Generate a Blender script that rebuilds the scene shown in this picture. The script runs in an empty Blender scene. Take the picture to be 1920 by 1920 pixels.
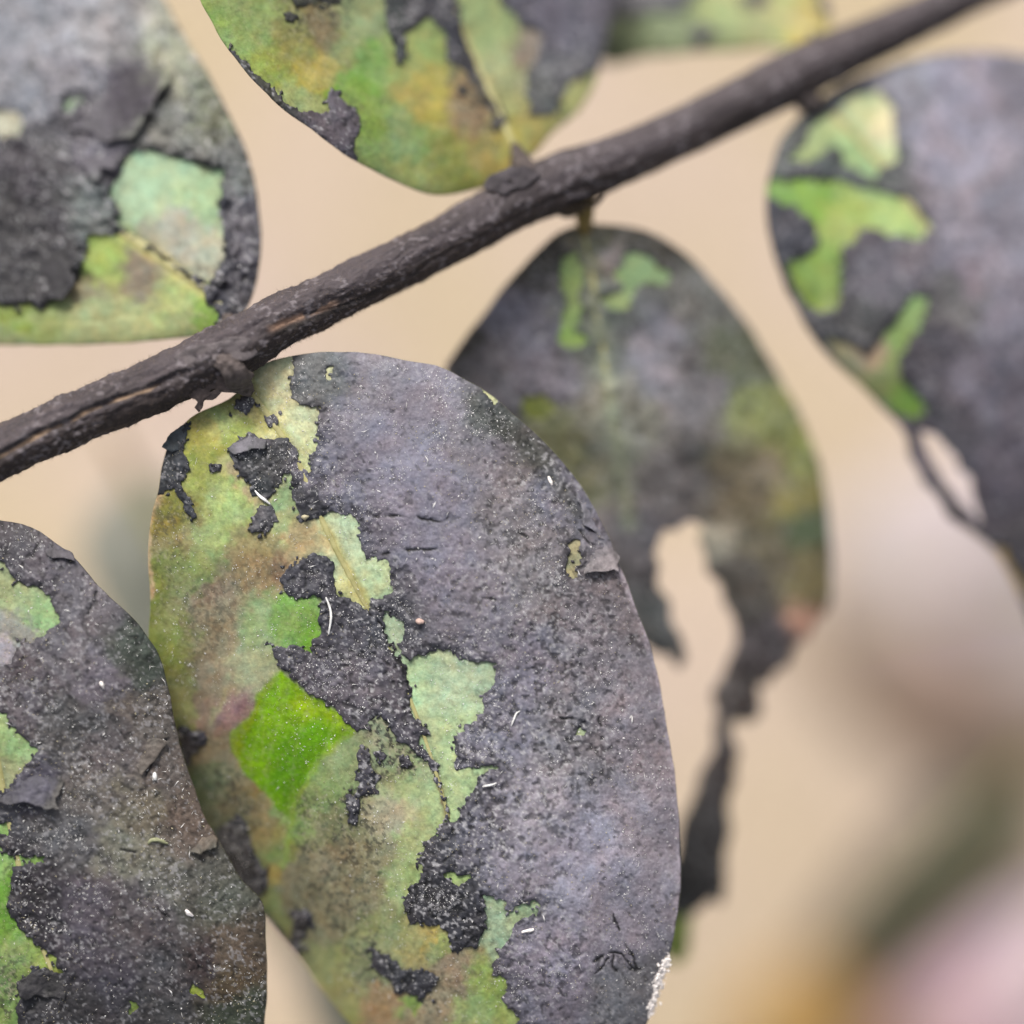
import bpy, math
import numpy as np
from mathutils import Vector

# ------------------------------------------------------------------ camera, sky, sun, exposure
MM = 0.001
FRAME = 45.0            # width of the picture at the focal plane, millimetres
DIST = 250.0            # camera height above the focal plane, mm
GROUND = -68.0          # sandy ground below the focal plane, mm
LIFT = -GROUND          # the focal plane's height above the ground (world Z = 0 is the ground)
K = FRAME / 1920.0

sc = bpy.context.scene
cam_d = bpy.data.cameras.new('camera')
cam = bpy.data.objects.new('camera', cam_d)
sc.collection.objects.link(cam)
cam.location = (0, 0, (DIST + LIFT) * MM)
cam_d.sensor_width = 36.0
cam_d.lens = 36.0 * DIST / FRAME
cam_d.clip_start = 0.01
cam_d.clip_end = 50.0
cam_d.dof.use_dof = True
cam_d.dof.focus_distance = DIST * MM
cam_d.dof.aperture_fstop = 8.0
cam_d.dof.aperture_blades = 0
sc.camera = cam

SUN_EL, SUN_AZ = math.radians(37), math.radians(-18)     # azimuth from +Y (top of the picture), to the left
wd = bpy.data.worlds.new('World'); sc.world = wd; wd.use_nodes = True
wn = wd.node_tree.nodes; wl = wd.node_tree.links
bg = wn['Background']
sky = wn.new('ShaderNodeTexSky'); sky.sky_type = 'NISHITA'; sky.sun_disc = False
sky.sun_elevation = SUN_EL; sky.sun_rotation = SUN_AZ
sky.dust_density = 4.0
hs = wn.new('ShaderNodeHueSaturation'); hs.inputs['Saturation'].default_value = 0.28   # thin overcast
wl.new(sky.outputs[0], hs.inputs['Color']); wl.new(hs.outputs[0], bg.inputs['Color'])
bg.inputs['Strength'].default_value = 0.085
sl = bpy.data.lights.new('sun', 'SUN'); sl.energy = 1.5; sl.angle = math.radians(14); sl.color = (1.0, 0.95, 0.87)
sun = bpy.data.objects.new('sun', sl); sc.collection.objects.link(sun)
sd = Vector((math.sin(SUN_AZ) * math.cos(SUN_EL), math.cos(SUN_AZ) * math.cos(SUN_EL), math.sin(SUN_EL)))
sun.rotation_euler = sd.to_track_quat('Z', 'Y').to_euler()
sun.location = (0, 0.3, 0.6)
sc.view_settings.view_transform = 'Standard'; sc.view_settings.look = 'None'
sc.view_settings.exposure = 1.26; sc.view_settings.gamma = 1.0
sc.view_settings.use_curve_mapping = False
GAIN = 1.0 / 1.75       # photographed brightness -> base colour

# ------------------------------------------------------------------ maths helpers
def lin(c):
    c = np.asarray(c, float) / 255.0
    return np.where(c <= 0.04045, c / 12.92, ((c + 0.055) / 1.055) ** 2.4)

def alb(c):
    return lin(c) * GAIN

def W(x, y, z):
    """a point of the plant: x, y along the picture at its depth z (mm above the focal plane) -> world metres"""
    s = (DIST - z) / DIST
    return np.stack([(x - 960) * K * s, (960 - y) * K * s, z + LIFT + 0 * x], -1) * MM

def sm(a, b, x):
    t = np.clip((x - a) / (b - a), 0, 1)
    return t * t * (3 - 2 * t)

_tab = {}
def vnoise(x, y, scale, seed):
    if seed not in _tab:
        _tab[seed] = np.random.RandomState(seed).rand(128, 128)
    t = _tab[seed]
    x = x / scale + 40.37; y = y / scale + 71.13
    xi = np.floor(x).astype(int); yi = np.floor(y).astype(int)
    fx = x - xi; fy = y - yi
    fx = fx * fx * (3 - 2 * fx); fy = fy * fy * (3 - 2 * fy)
    a = t[xi % 128, yi % 128]; b = t[(xi + 1) % 128, yi % 128]
    c = t[xi % 128, (yi + 1) % 128]; d = t[(xi + 1) % 128, (yi + 1) % 128]
    return (a + (b - a) * fx) * (1 - fy) + (c + (d - c) * fx) * fy

def fbm(x, y, scale, seed, octv=4):
    """about -1 .. 1; each octave turned so the lattice does not show"""
    r = 0.0; amp = 1.0; tot = 0.0
    for i in range(octv):
        a = 0.6 + 1.1 * i
        xr = x * math.cos(a) - y * math.sin(a); yr = x * math.sin(a) + y * math.cos(a)
        r = r + amp * (vnoise(xr, yr, scale, seed + i) * 2 - 1)
        tot += amp; amp *= 0.55; scale *= 0.5
    return r / tot * 1.6

def catmull(pts, closed=True, step=12.0):
    p = np.asarray(pts, float); n = len(p); out = []
    for i in range(n if closed else n - 1):
        if closed:
            a, b, c, d = p[(i - 1) % n], p[i], p[(i + 1) % n], p[(i + 2) % n]
        else:
            b, c = p[i], p[i + 1]
            a = p[i - 1] if i else 2 * b - c
            d = p[i + 2] if i + 2 < n else 2 * c - b
        m = max(1, int(np.linalg.norm((c - b)[:2]) / step))
        for j in range(m):
            t = j / m
            out.append(0.5 * ((2 * b) + (c - a) * t + (2 * a - 5 * b + 4 * c - d) * t * t + (3 * b - a - 3 * c + d) * t ** 3))
    if not closed:
        out.append(p[-1])
    return np.array(out)

def seg_dist(x, y, poly, closed=True):
    d2 = np.full(x.shape, 1e12); inside = np.zeros(x.shape, bool)
    n = len(poly)
    for i in range(n if closed else n - 1):
        ax, ay = poly[i][:2]; bx, by = poly[(i + 1) % n][:2]
        ex, ey = bx - ax, by - ay
        l2 = ex * ex + ey * ey + 1e-12
        t = np.clip(((x - ax) * ex + (y - ay) * ey) / l2, 0, 1)
        dx = x - ax - t * ex; dy = y - ay - t * ey
        np.minimum(d2, dx * dx + dy * dy, out=d2)
        if closed and ay != by:
            inside ^= ((ay > y) != (by > y)) & (x < ex * (y - ay) / (by - ay) + ax)
    d = np.sqrt(d2)
    return np.where(inside, d, -d) if closed else d

def sdf(x, y, poly, pad=70.0, closed=True):
    """signed distance, positive inside; worked out only near the polygon"""
    poly = np.asarray(poly, float)
    out = np.full(x.shape, -pad if closed else pad)
    m = (x > poly[:, 0].min() - pad) & (x < poly[:, 0].max() + pad) & (y > poly[:, 1].min() - pad) & (y < poly[:, 1].max() + pad)
    if m.any():
        v = seg_dist(x[m], y[m], poly, closed)
        out[m] = np.maximum(v, -pad) if closed else np.minimum(v, pad)
    return out

def shepard(x, y, pts, power=3.0):
    num = np.zeros(x.shape + (3,)); den = np.zeros(x.shape)
    for p in pts:
        r = p[3] if len(p) > 3 else 60.0
        w = 1.0 / (((x - p[0]) ** 2 + (y - p[1]) ** 2) / (r * r) + 0.12) ** power
        num += w[..., None] * lin(p[2]); den += w
    return num / den[..., None]

def tps(pts):
    p = np.asarray(pts, float); q = p[:, :2] / 500.0; n = len(p)
    def ker(r2):
        return 0.5 * r2 * np.log(r2 + 1e-9)
    A = np.zeros((n + 3, n + 3))
    r2 = ((q[:, None] - q[None]) ** 2).sum(-1)
    A[:n, :n] = ker(r2) + np.eye(n) * 0.02
    A[:n, n] = 1; A[:n, n + 1:] = q; A[n, :n] = 1; A[n + 1:, :n] = q.T
    w = np.linalg.solve(A, np.r_[p[:, 2], 0, 0, 0])
    def f(x, y):
        x = np.asarray(x, float); y = np.asarray(y, float)
        u = x / 500.0; v = y / 500.0
        r = w[n] + w[n + 1] * u + w[n + 2] * v
        for i in range(n):
            r = r + w[i] * ker((u - q[i, 0]) ** 2 + (v - q[i, 1]) ** 2)
        return r
    return f

# ------------------------------------------------------------------ object helpers
def link(o, parent=None):
    sc.collection.objects.link(o)
    if parent is not None:
        o.parent = parent
    return o

def world_of(o):
    v = Vector((0, 0, 0))
    while o is not None:
        v += o.location; o = o.parent
    return np.array(v)

def mesh_obj(name, V, F, mat, parent=None, col=None, origin=None, smooth=True, tri=None):
    """V world metres, F quads (n,4) and/or tri (n,3); one mesh object whose origin sits on the thing"""
    V = np.asarray(V, float)
    if origin is None:
        origin = V.mean(0)
    origin = np.asarray(origin, float)
    me = bpy.data.meshes.new(name)
    nq = 0 if F is None else len(F); nt = 0 if tri is None else len(tri)
    idx = []; tot = []
    if nq: idx.append(np.asarray(F).ravel()); tot.append(np.full(nq, 4))
    if nt: idx.append(np.asarray(tri).ravel()); tot.append(np.full(nt, 3))
    idx = np.concatenate(idx).astype(np.int32); tot = np.concatenate(tot).astype(np.int32)
    me.vertices.add(len(V)); me.vertices.foreach_set('co', (V - origin).astype(np.float32).ravel())
    me.loops.add(len(idx)); me.loops.foreach_set('vertex_index', idx)
    me.polygons.add(len(tot))
    st = np.r_[0, np.cumsum(tot)[:-1]].astype(np.int32)
    me.polygons.foreach_set('loop_start', st)
    me.polygons.foreach_set('use_smooth', np.full(len(tot), smooth))
    if col is not None:
        at = me.color_attributes.new('col', 'FLOAT_COLOR', 'POINT')
        c = np.ones((len(V), 4), np.float32); c[:, :3] = np.clip(col, 0, 1)
        at.data.foreach_set('color', c.ravel())
    me.update(calc_edges=True); me.validate()
    me.materials.append(mat)
    o = bpy.data.objects.new(name, me)
    o.location = origin - (world_of(parent) if parent is not None else 0)
    return link(o, parent)

def tag(o, label=None, cat=None, group=None, kind=None):
    if label: o['label'] = label
    if cat: o['category'] = cat
    if group: o['group'] = group
    if kind: o['kind'] = kind
    return o

def compact(V, C, F):
    used = np.zeros(len(V), bool); used[F.ravel()] = True
    mp = np.cumsum(used) - 1
    return V[used], (C[used] if C is not None else None), mp[F], used

def border_edges(F, n):
    a = F.ravel(); b = np.roll(F, -1, axis=1).ravel()
    e = a.astype(np.int64) * n + b; r = b.astype(np.int64) * n + a
    m = ~np.isin(e, r)
    return a[m], b[m]

# ------------------------------------------------------------------ materials
def nodes(m):
    m.use_nodes = True
    return m.node_tree.nodes, m.node_tree.links

def mat_attr(name, rough, spec, bump_scale, bump_mm, jitter, grain_scale, translucent=0.0, pits=0.0):
    """colour attribute of the surface x fine grain, fine relief in the bump; scales are per millimetre"""
    m = bpy.data.materials.new(name); N, L = nodes(m)
    p = N['Principled BSDF']
    tc = N.new('ShaderNodeTexCoord'); mp = N.new('ShaderNodeMapping'); mp.inputs['Scale'].default_value = (1000, 1000, 1000)
    L.new(tc.outputs['Object'], mp.inputs['Vector'])
    at = N.new('ShaderNodeAttribute'); at.attribute_name = 'col'
    n1 = N.new('ShaderNodeTexNoise'); n1.inputs['Scale'].default_value = grain_scale; n1.inputs['Detail'].default_value = 5; n1.inputs['Roughness'].default_value = 0.7
    L.new(mp.outputs[0], n1.inputs['Vector'])
    mr = N.new('ShaderNodeMapRange'); mr.inputs['From Min'].default_value = 0.3; mr.inputs['From Max'].default_value = 0.7
    mr.inputs['To Min'].default_value = 1 - jitter; mr.inputs['To Max'].default_value = 1 + jitter
    L.new(n1.outputs['Fac'], mr.inputs['Value'])
    vm = N.new('ShaderNodeVectorMath'); vm.operation = 'SCALE'
    L.new(at.outputs['Color'], vm.inputs[0]); L.new(mr.outputs[0], vm.inputs['Scale'])
    L.new(vm.outputs[0], p.inputs['Base Color'])
    p.inputs['Roughness'].default_value = rough
    p.inputs['Specular IOR Level'].default_value = spec
    n2 = N.new('ShaderNodeTexNoise'); n2.inputs['Scale'].default_value = bump_scale; n2.inputs['Detail'].default_value = 6; n2.inputs['Roughness'].default_value = 0.65
    L.new(mp.outputs[0], n2.inputs['Vector'])
    b = N.new('ShaderNodeBump'); b.inputs['Strength'].default_value = 1.0; b.inputs['Distance'].default_value = bump_mm * MM
    h = n2.outputs['Fac']
    if pits > 0:
        v = N.new('ShaderNodeTexVoronoi'); v.inputs['Scale'].default_value = bump_scale * 0.6
        L.new(mp.outputs[0], v.inputs['Vector'])
        r2 = N.new('ShaderNodeMapRange'); r2.inputs['From Max'].default_value = 0.45; r2.inputs['To Min'].default_value = -pits; r2.inputs['To Max'].default_value = 0
        L.new(v.outputs['Distance'], r2.inputs['Value'])
        ad = N.new('ShaderNodeMath'); ad.operation = 'ADD'
        L.new(n2.outputs['Fac'], ad.inputs[0]); L.new(r2.outputs[0], ad.inputs[1]); h = ad.outputs[0]
    L.new(h, b.inputs['Height']); L.new(b.outputs[0], p.inputs['Normal'])
    r3 = N.new('ShaderNodeMapRange'); r3.inputs['To Min'].default_value = rough - 0.15; r3.inputs['To Max'].default_value = min(1, rough + 0.15)
    L.new(n1.outputs['Fac'], r3.inputs['Value']); L.new(r3.outputs[0], p.inputs['Roughness'])
    if translucent > 0:
        tr = N.new('ShaderNodeBsdfTranslucent'); L.new(vm.outputs[0], tr.inputs['Color'])
        mx = N.new('ShaderNodeMixShader'); mx.inputs[0].default_value = translucent
        L.new(p.outputs[0], mx.inputs[1]); L.new(tr.outputs[0], mx.inputs[2])
        L.new(mx.outputs[0], N['Material Output'].inputs['Surface'])
    return m

def mat_plain(name, c, rough, noise_scale=6.0, jitter=0.15, bump_mm=0.0, c2=None, spec=0.4):
    m = bpy.data.materials.new(name); N, L = nodes(m)
    p = N['Principled BSDF']
    tc = N.new('ShaderNodeTexCoord'); mp = N.new('ShaderNodeMapping'); mp.inputs['Scale'].default_value = (1000, 1000, 1000)
    L.new(tc.outputs['Object'], mp.inputs['Vector'])
    n1 = N.new('ShaderNodeTexNoise'); n1.inputs['Scale'].default_value = noise_scale; n1.inputs['Detail'].default_value = 6
    L.new(mp.outputs[0], n1.inputs['Vector'])
    cr = N.new('ShaderNodeValToRGB'); e = cr.color_ramp.elements
    a = np.asarray(c); bcol = np.asarray(c2) if c2 is not None else a * (1 + jitter)
    a0 = a if c2 is not None else a * (1 - jitter)
    e[0].position = 0.3; e[0].color = (*a0, 1); e[1].position = 0.7; e[1].color = (*np.clip(bcol, 0, 1), 1)
    L.new(n1.outputs['Fac'], cr.inputs[0]); L.new(cr.outputs[0], p.inputs['Base Color'])
    p.inputs['Roughness'].default_value = rough; p.inputs['Specular IOR Level'].default_value = spec
    if bump_mm:
        b = N.new('ShaderNodeBump'); b.inputs['Distance'].default_value = bump_mm * MM; b.inputs['Strength'].default_value = 1
        L.new(n1.outputs['Fac'], b.inputs['Height']); L.new(b.outputs[0], p.inputs['Normal'])
    return m

M_BLADE = mat_attr('leaf_blade', 0.52, 0.18, 7.0, 0.030, 0.18, 9.0, translucent=0.12)
M_CRUST = mat_attr('sooty_mould', 0.62, 0.35, 6.0, 0.040, 0.24, 10.0, pits=0.4)
M_BARK = mat_attr('bark', 0.75, 0.25, 4.0, 0.05, 0.24, 7.0)
M_DUST = mat_plain('pale_dust', lin((232, 230, 228)) * 0.8, 0.5)
M_DUST2 = mat_plain('tan_dust', lin((190, 180, 150)) * 0.7, 0.6)
M_WAX = mat_plain('white_wax', lin((240, 232, 228)) * 0.85, 0.7, 10, 0.1, 0.05)
M_RIB = mat_plain('midrib', alb((205, 198, 140)), 0.5, 3.0, 0.12, 0.02, c2=alb((175, 170, 110)))
M_FUZZ = mat_plain('bark_hairs', alb((120, 104, 92)), 0.7)
M_PETIOLE = mat_plain('petiole', alb((70, 60, 58)), 0.8, 4.0, 0.3, 0.3, c2=alb((122, 110, 108)))
M_PETIOLE_Y = mat_plain('yellow_petiole', alb((135, 115, 60)), 0.7, 2.5, 0.3, 0.08)

# ------------------------------------------------------------------ the setting
def make_ground():
    n = 120
    u = np.linspace(-1, 1, n); u = np.sign(u) * np.abs(u) ** 2.2 * 3000.0     # mm, dense under the plant
    X, Y = np.meshgrid(u, u, indexing='ij')
    Z = fbm(X, Y, 14.0, 900) * 0.5 * np.exp(-(X ** 2 + Y ** 2) / 4e5) - 0.3
    V = np.stack([X, Y, Z], -1).reshape(-1, 3) * MM
    i = np.arange(n * n).reshape(n, n)
    F = np.stack([i[:-1, :-1], i[1:, :-1], i[1:, 1:], i[:-1, 1:]], -1).reshape(-1, 4)
    m = bpy.data.materials.new('sandy_soil'); N, L = nodes(m); p = N['Principled BSDF']
    tc = N.new('ShaderNodeTexCoord'); mp = N.new('ShaderNodeMapping'); mp.inputs['Scale'].default_value = (1000,) * 3
    L.new(tc.outputs['Object'], mp.inputs[0])
    a = N.new('ShaderNodeTexNoise'); a.inputs['Scale'].default_value = 0.055; a.inputs['Detail'].default_value = 3
    b = N.new('ShaderNodeTexNoise'); b.inputs['Scale'].default_value = 1.2; b.inputs['Detail'].default_value = 6
    L.new(mp.outputs[0], a.inputs['Vector']); L.new(mp.outputs[0], b.inputs['Vector'])
    cr = N.new('ShaderNodeValToRGB'); e = cr.color_ramp.elements
    e[0].position = 0.36; e[0].color = (*(alb((228, 206, 170))), 1)
    e[1].position = 0.64; e[1].color = (*(alb((236, 212, 198))), 1)
    L.new(a.outputs['Fac'], cr.inputs[0])
    mr = N.new('ShaderNodeMapRange'); mr.inputs['From Min'].default_value = 0.3; mr.inputs['From Max'].default_value = 0.7
    mr.inputs['To Min'].default_value = 0.85; mr.inputs['To Max'].default_value = 1.12
    L.new(b.outputs['Fac'], mr.inputs['Value'])
    vm = N.new('ShaderNodeVectorMath'); vm.operation = 'SCALE'
    L.new(cr.outputs[0], vm.inputs[0]); L.new(mr.outputs[0], vm.inputs['Scale']); L.new(vm.outputs[0], p.inputs['Base Color'])
    p.inputs['Roughness'].default_value = 0.9
    bp = N.new('ShaderNodeBump'); bp.inputs['Distance'].default_value = 0.3 * MM
    L.new(b.outputs['Fac'], bp.inputs['Height']); L.new(bp.outputs[0], p.inputs['Normal'])
    tag(mesh_obj('ground', V, F, m, origin=(0, 0, 0)), 'bare pale beige sandy ground blurred far below the twig', None, None, 'structure')
make_ground()

# ------------------------------------------------------------------ the twig
twig = bpy.data.objects.new('leafy_twig', None)
twig.empty_display_size = 0.005
STEM = [(-1250, 1320, GROUND - 4, 62), (-1050, 1260, -34, 60), (-750, 1150, -14, 58), (-400, 1015, -3, 55), (-150, 910, 0.2, 53), (0, 848, 0.6, 52), (150, 782, 0.5, 51), (300, 718, 0.2, 53), (420, 662, 0.0, 58), (520, 605, -0.45, 53), (600, 568, -0.9, 51), (760, 490, -2.1, 50), (900, 416, -3.15, 53), (990, 366, -3.9, 57), (1080, 330, -4.5, 58), (1200, 284, -5.55, 51), (1350, 212, -6.75, 52), (1490, 142, -7.95, 56), (1540, 118, -8.4, 55), (1650, 68, -9.45, 47), (1800, -2, -10.8, 43), (1960, -75, -12.3, 41), (2300, -230, -15.75, 39), (2700, -400, -19.5, 34)]
base = W(np.array(STEM[0][0]), np.array(STEM[0][1]), np.array(GROUND))
twig.location = base
link(twig)
tag(twig, 'dark twig with oval green leaves coated in peeling black sooty mould', 'twig')

def tube_frames(P):
    T = np.gradient(P, axis=0); T /= np.linalg.norm(T, axis=1)[:, None]
    up = np.array([0, 0, 1.0])
    S = np.cross(T, up); S /= np.linalg.norm(S, axis=1)[:, None] + 1e-12
    U = np.cross(S, T)
    return T, S, U

def make_stem():
    c = catmull(STEM, False, 3.0)
    near = (c[:, 0] > -120) & (c[:, 0] < 1960)
    keep = near | (np.arange(len(c)) % 8 == 0); keep[-1] = True
    c = c[keep]
    P = W(c[:, 0], c[:, 1], c[:, 2]); T, S, U = tube_frames(P)
    n = 150
    th = np.linspace(0, 2 * math.pi, n, endpoint=False)
    A, TH = np.meshgrid(c[:, 0] * 1.1, th, indexing='ij')       # along the stem in px, angle from the side (S) through the top (U)
    arc = ((np.degrees(TH) + 90) % 360) * math.pi / 180 * 52      # seam on the underside
    r = np.repeat(c[:, 3][:, None], n, 1) * 0.93
    X = A
    # long ridges, lumps, grooves
    per = np.cos(TH) * 60; per2 = np.sin(TH) * 60
    long_r = fbm(A * 0.16, arc + 9 * fbm(A, A * 0, 70, 33, 2), 13.0, 31, 3)
    lump = fbm(A * 0.75, arc, 26.0, 41, 4)
    fine = fbm(A, arc, 7.0, 51, 3)
    disp = (3.0 * long_r + 3.4 * lump + 1.6 * fine) * (0.55 + 0.45 * sm(1100, 500, A))
    # groove with exposed tan wood: angle measured so that 90 deg faces the camera
    deg = np.degrees(TH)
    gr_c = 80 + 8 * np.sin(A / 170.0) + 5 * fbm(A, A * 0, 60, 61, 2)
    gr = np.exp(-((deg - gr_c) / 7.0) ** 2) * sm(480, 300, A)
    disp -= 5.0 * gr
    lip = np.exp(-((deg - gr_c - 15) / 8.0) ** 2) * sm(520, 380, A)
    disp += 2.5 * lip
    # torn notch past the node
    gc2 = 78 - (A - 560) * 0.10
    g2 = np.exp(-((deg - gc2) / 13.0) ** 2) * sm(540, 585, A) * sm(760, 640, A)
    disp -= 7 * g2
    gc3 = 55 + 5 * fbm(A, A * 0, 110, 65, 2)
    g3 = np.exp(-((deg - gc3) / 6.0) ** 2) * sm(640, 760, A)
    disp -= 4.0 * g3
    r = r + disp
    V = P[:, None, :] + (np.cos(TH)[..., None] * S[:, None, :] + np.sin(TH)[..., None] * U[:, None, :]) * (r * K * MM)[..., None]
    top = np.clip(np.sin(TH), 0, 1)
    col = np.empty(V.shape)
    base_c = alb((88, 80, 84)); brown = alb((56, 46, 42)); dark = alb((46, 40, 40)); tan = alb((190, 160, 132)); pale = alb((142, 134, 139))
    m1 = sm(-0.3, 0.5, fbm(A * 0.6, arc, 40, 71, 3))[..., None]
    side = sm(95, 55, deg) * (deg < 300)  # shade of the stem's lower side, painted into the bark as darker brown
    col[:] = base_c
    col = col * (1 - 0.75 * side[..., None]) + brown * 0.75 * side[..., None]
    col = col * (1 - 0.35 * m1) + dark * 0.35 * m1
    sp = sm(0.3, 0.65, fbm(A, arc, 8, 81, 3))[..., None] * 0.7 * sm(-0.5, 0.5, fbm(A, arc, 90, 83, 2) + 0.3)[..., None]
    col = col * (1 - sp) + pale * sp
    gk = sm(0.45, 0.9, gr * (1 + 0.45 * fbm(A, arc, 30, 91, 3)) * (0.85 + 0.5 * fbm(A, A * 0, 120, 95, 2)))[..., None]
    col = col * (1 - gk) + tan * gk
    lipd = (np.exp(-((deg - gr_c - 10) / 3.2) ** 2) * sm(520, 400, A))[..., None] * 0.85
    col = col * (1 - lipd) + alb((38, 34, 36)) * lipd
    g2t = (np.exp(-((deg - gc2 - 3) / 8.0) ** 2) * sm(535, 565, A) * sm(690, 655, A) * sm(-0.3, 0.1, fbm(A, arc, 22, 97, 2)))[..., None]
    col = col * (1 - g2t) + alb((185, 150, 128)) * g2t
    g2d = (np.exp(-((deg - gc2 + 13) / 8.0) ** 2) * sm(535, 560, A) * sm(900, 700, A))[..., None] * 0.8
    col = col * (1 - g2d) + alb((34, 30, 30)) * g2d
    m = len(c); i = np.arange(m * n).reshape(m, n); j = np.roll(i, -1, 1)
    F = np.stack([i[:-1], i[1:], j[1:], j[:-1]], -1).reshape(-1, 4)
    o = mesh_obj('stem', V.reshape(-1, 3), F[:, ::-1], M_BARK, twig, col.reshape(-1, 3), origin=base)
    # short hairs standing on the bark
    rs = np.random.RandomState(5)
    k = 9000
    ii = rs.choice(np.where((c[:, 0] > -60) & (c[:, 0] < 1000))[0], k); jj = rs.randint(0, n, k)
    p0 = V[ii, jj]
    nr = np.cos(th[jj])[:, None] * S[ii] + np.sin(th[jj])[:, None] * U[ii]
    t = T[ii]
    wv = np.cross(nr, t)
    L = (rs.rand(k) ** 1.5 * 0.15 + 0.05)[:, None] * MM
    q = (nr + t * rs.normal(0, .45, (k, 1)) + wv * rs.normal(0, .45, (k, 1))) * L
    w = 0.010 * MM
    a = rs.rand(k)[:, None] * 6.28
    s1 = (t * np.cos(a) + wv * np.sin(a)) * w; s2 = (-t * np.sin(a) + wv * np.cos(a)) * w
    HV = np.concatenate([p0 - nr * 0.02 * MM + s1, p0 - nr * 0.02 * MM - s1 * 0.5 + s2, p0 - nr * 0.02 * MM - s1 * 0.5 - s2, p0 + q])
    b = np.arange(k)
    tr = np.concatenate([np.stack([b, b + k, b + 3 * k], 1), np.stack([b + k, b + 2 * k, b + 3 * k], 1), np.stack([b + 2 * k, b, b + 3 * k], 1)])
    tag(mesh_obj('bark_hairs', HV, None, M_FUZZ, o, None, origin=base, tri=tr), kind='stuff')
    return o
stem = make_stem()

def tube(name, pts, radii, mat, parent, n=14, rough=0.0, seed=1, origin=None, flat=1.0, step=5.0):
    """a tapered tube through (x, y, z) picture points, radii in px"""
    q = catmull([(*p, r) for p, r in zip(pts, radii)], False, step)
    P = W(q[:, 0], q[:, 1], q[:, 2]); T, S, U = tube_frames(P)
    th = np.linspace(0, 2 * math.pi, n, endpoint=False)
    A, TH = np.meshgrid(np.arange(len(q)) * step, th, indexing='ij')
    r = q[:, 3][:, None] * (1 + rough * fbm(A + np.cos(TH) * 20 + pts[0][0], np.sin(TH) * 20 + pts[0][1], 18, seed, 3))
    V = P[:, None] + (np.cos(TH)[..., None] * S[:, None] + np.sin(TH)[..., None] * U[:, None] * flat) * (r * K * MM)[..., None]
    m = len(q); i = np.arange(m * n).reshape(m, n); j = np.roll(i, -1, 1)
    F = np.stack([i[:-1], j[:-1], j[1:], i[1:]], -1).reshape(-1, 4)
    VV = np.concatenate([V.reshape(-1, 3), P[:1], P[-1:]])
    b = np.arange(n); c0 = m * n
    tr = np.concatenate([np.stack([np.full(n, c0), (b + 1) % n, b], 1), np.stack([np.full(n, c0 + 1), (m - 1) * n + b, (m - 1) * n + (b + 1) % n], 1)])
    return mesh_obj(name, VV, F, mat, parent, None, origin=P[0] if origin is None else origin, tri=tr)

# ------------------------------------------------------------------ leaves
def grid_faces(keep):
    nx, ny = keep.shape
    i = np.arange((nx + 1) * (ny + 1)).reshape(nx + 1, ny + 1)
    F = np.stack([i[:-1, :-1], i[:-1, 1:], i[1:, 1:], i[1:, :-1]], -1)
    return F[keep]

def snap(X, Y, D, keep, sp):
    """move grid points on the rim of the kept faces onto D = 0"""
    nx, ny = keep.shape
    cnt = np.zeros((nx + 1, ny + 1), int)
    for a in (0, 1):
        for b in (0, 1):
            cnt[a:nx + a, b:ny + b] += keep
    rim = (cnt > 0) & (cnt < 4)
    gx, gy = np.gradient(D, sp)
    g2 = gx * gx + gy * gy + 0.05
    dx = np.clip(-D * gx / g2, -sp, sp); dy = np.clip(-D * gy / g2, -sp, sp)
    return np.where(rim, X + dx, X), np.where(rim, Y + dy, Y), rim

def centre(D):
    return 0.25 * (D[1:, 1:] + D[:-1, 1:] + D[1:, :-1] + D[:-1, :-1])

def components(mask):
    """label the connected faces, by runs"""
    lab = np.zeros(mask.shape, int); parent = [0]
    def find(a):
        while parent[a] != a:
            parent[a] = parent[parent[a]]; a = parent[a]
        return a
    for i in range(mask.shape[0]):
        row = np.r_[0, mask[i].astype(np.int8), 0]; d = np.diff(row)
        for s, e in zip(np.where(d == 1)[0], np.where(d == -1)[0]):
            ls = np.unique(lab[i - 1, s:e]) if i else np.array([0])
            ls = [find(l) for l in ls if l]
            if ls:
                l = min(ls)
                for k in ls: parent[k] = l
            else:
                l = len(parent); parent.append(l)
            lab[i, s:e] = l
    root = np.array([find(k) for k in range(len(parent))])
    return root[lab]

def edge_skirt(V, C, F, drop, colr=None):
    a, b = border_edges(F, len(V))
    ids = np.unique(np.r_[a, b]); mp = np.full(len(V), -1); mp[ids] = np.arange(len(ids)) + len(V)
    low = V[ids].copy(); low[:, 2] -= drop * MM
    cl = C[ids] if colr is None else np.tile(colr, (len(ids), 1))
    Q = np.stack([b, a, mp[a], mp[b]], 1)
    return np.concatenate([V, low]), np.concatenate([C, cl]), np.concatenate([F, Q])

class Leaf:
    pass

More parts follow.
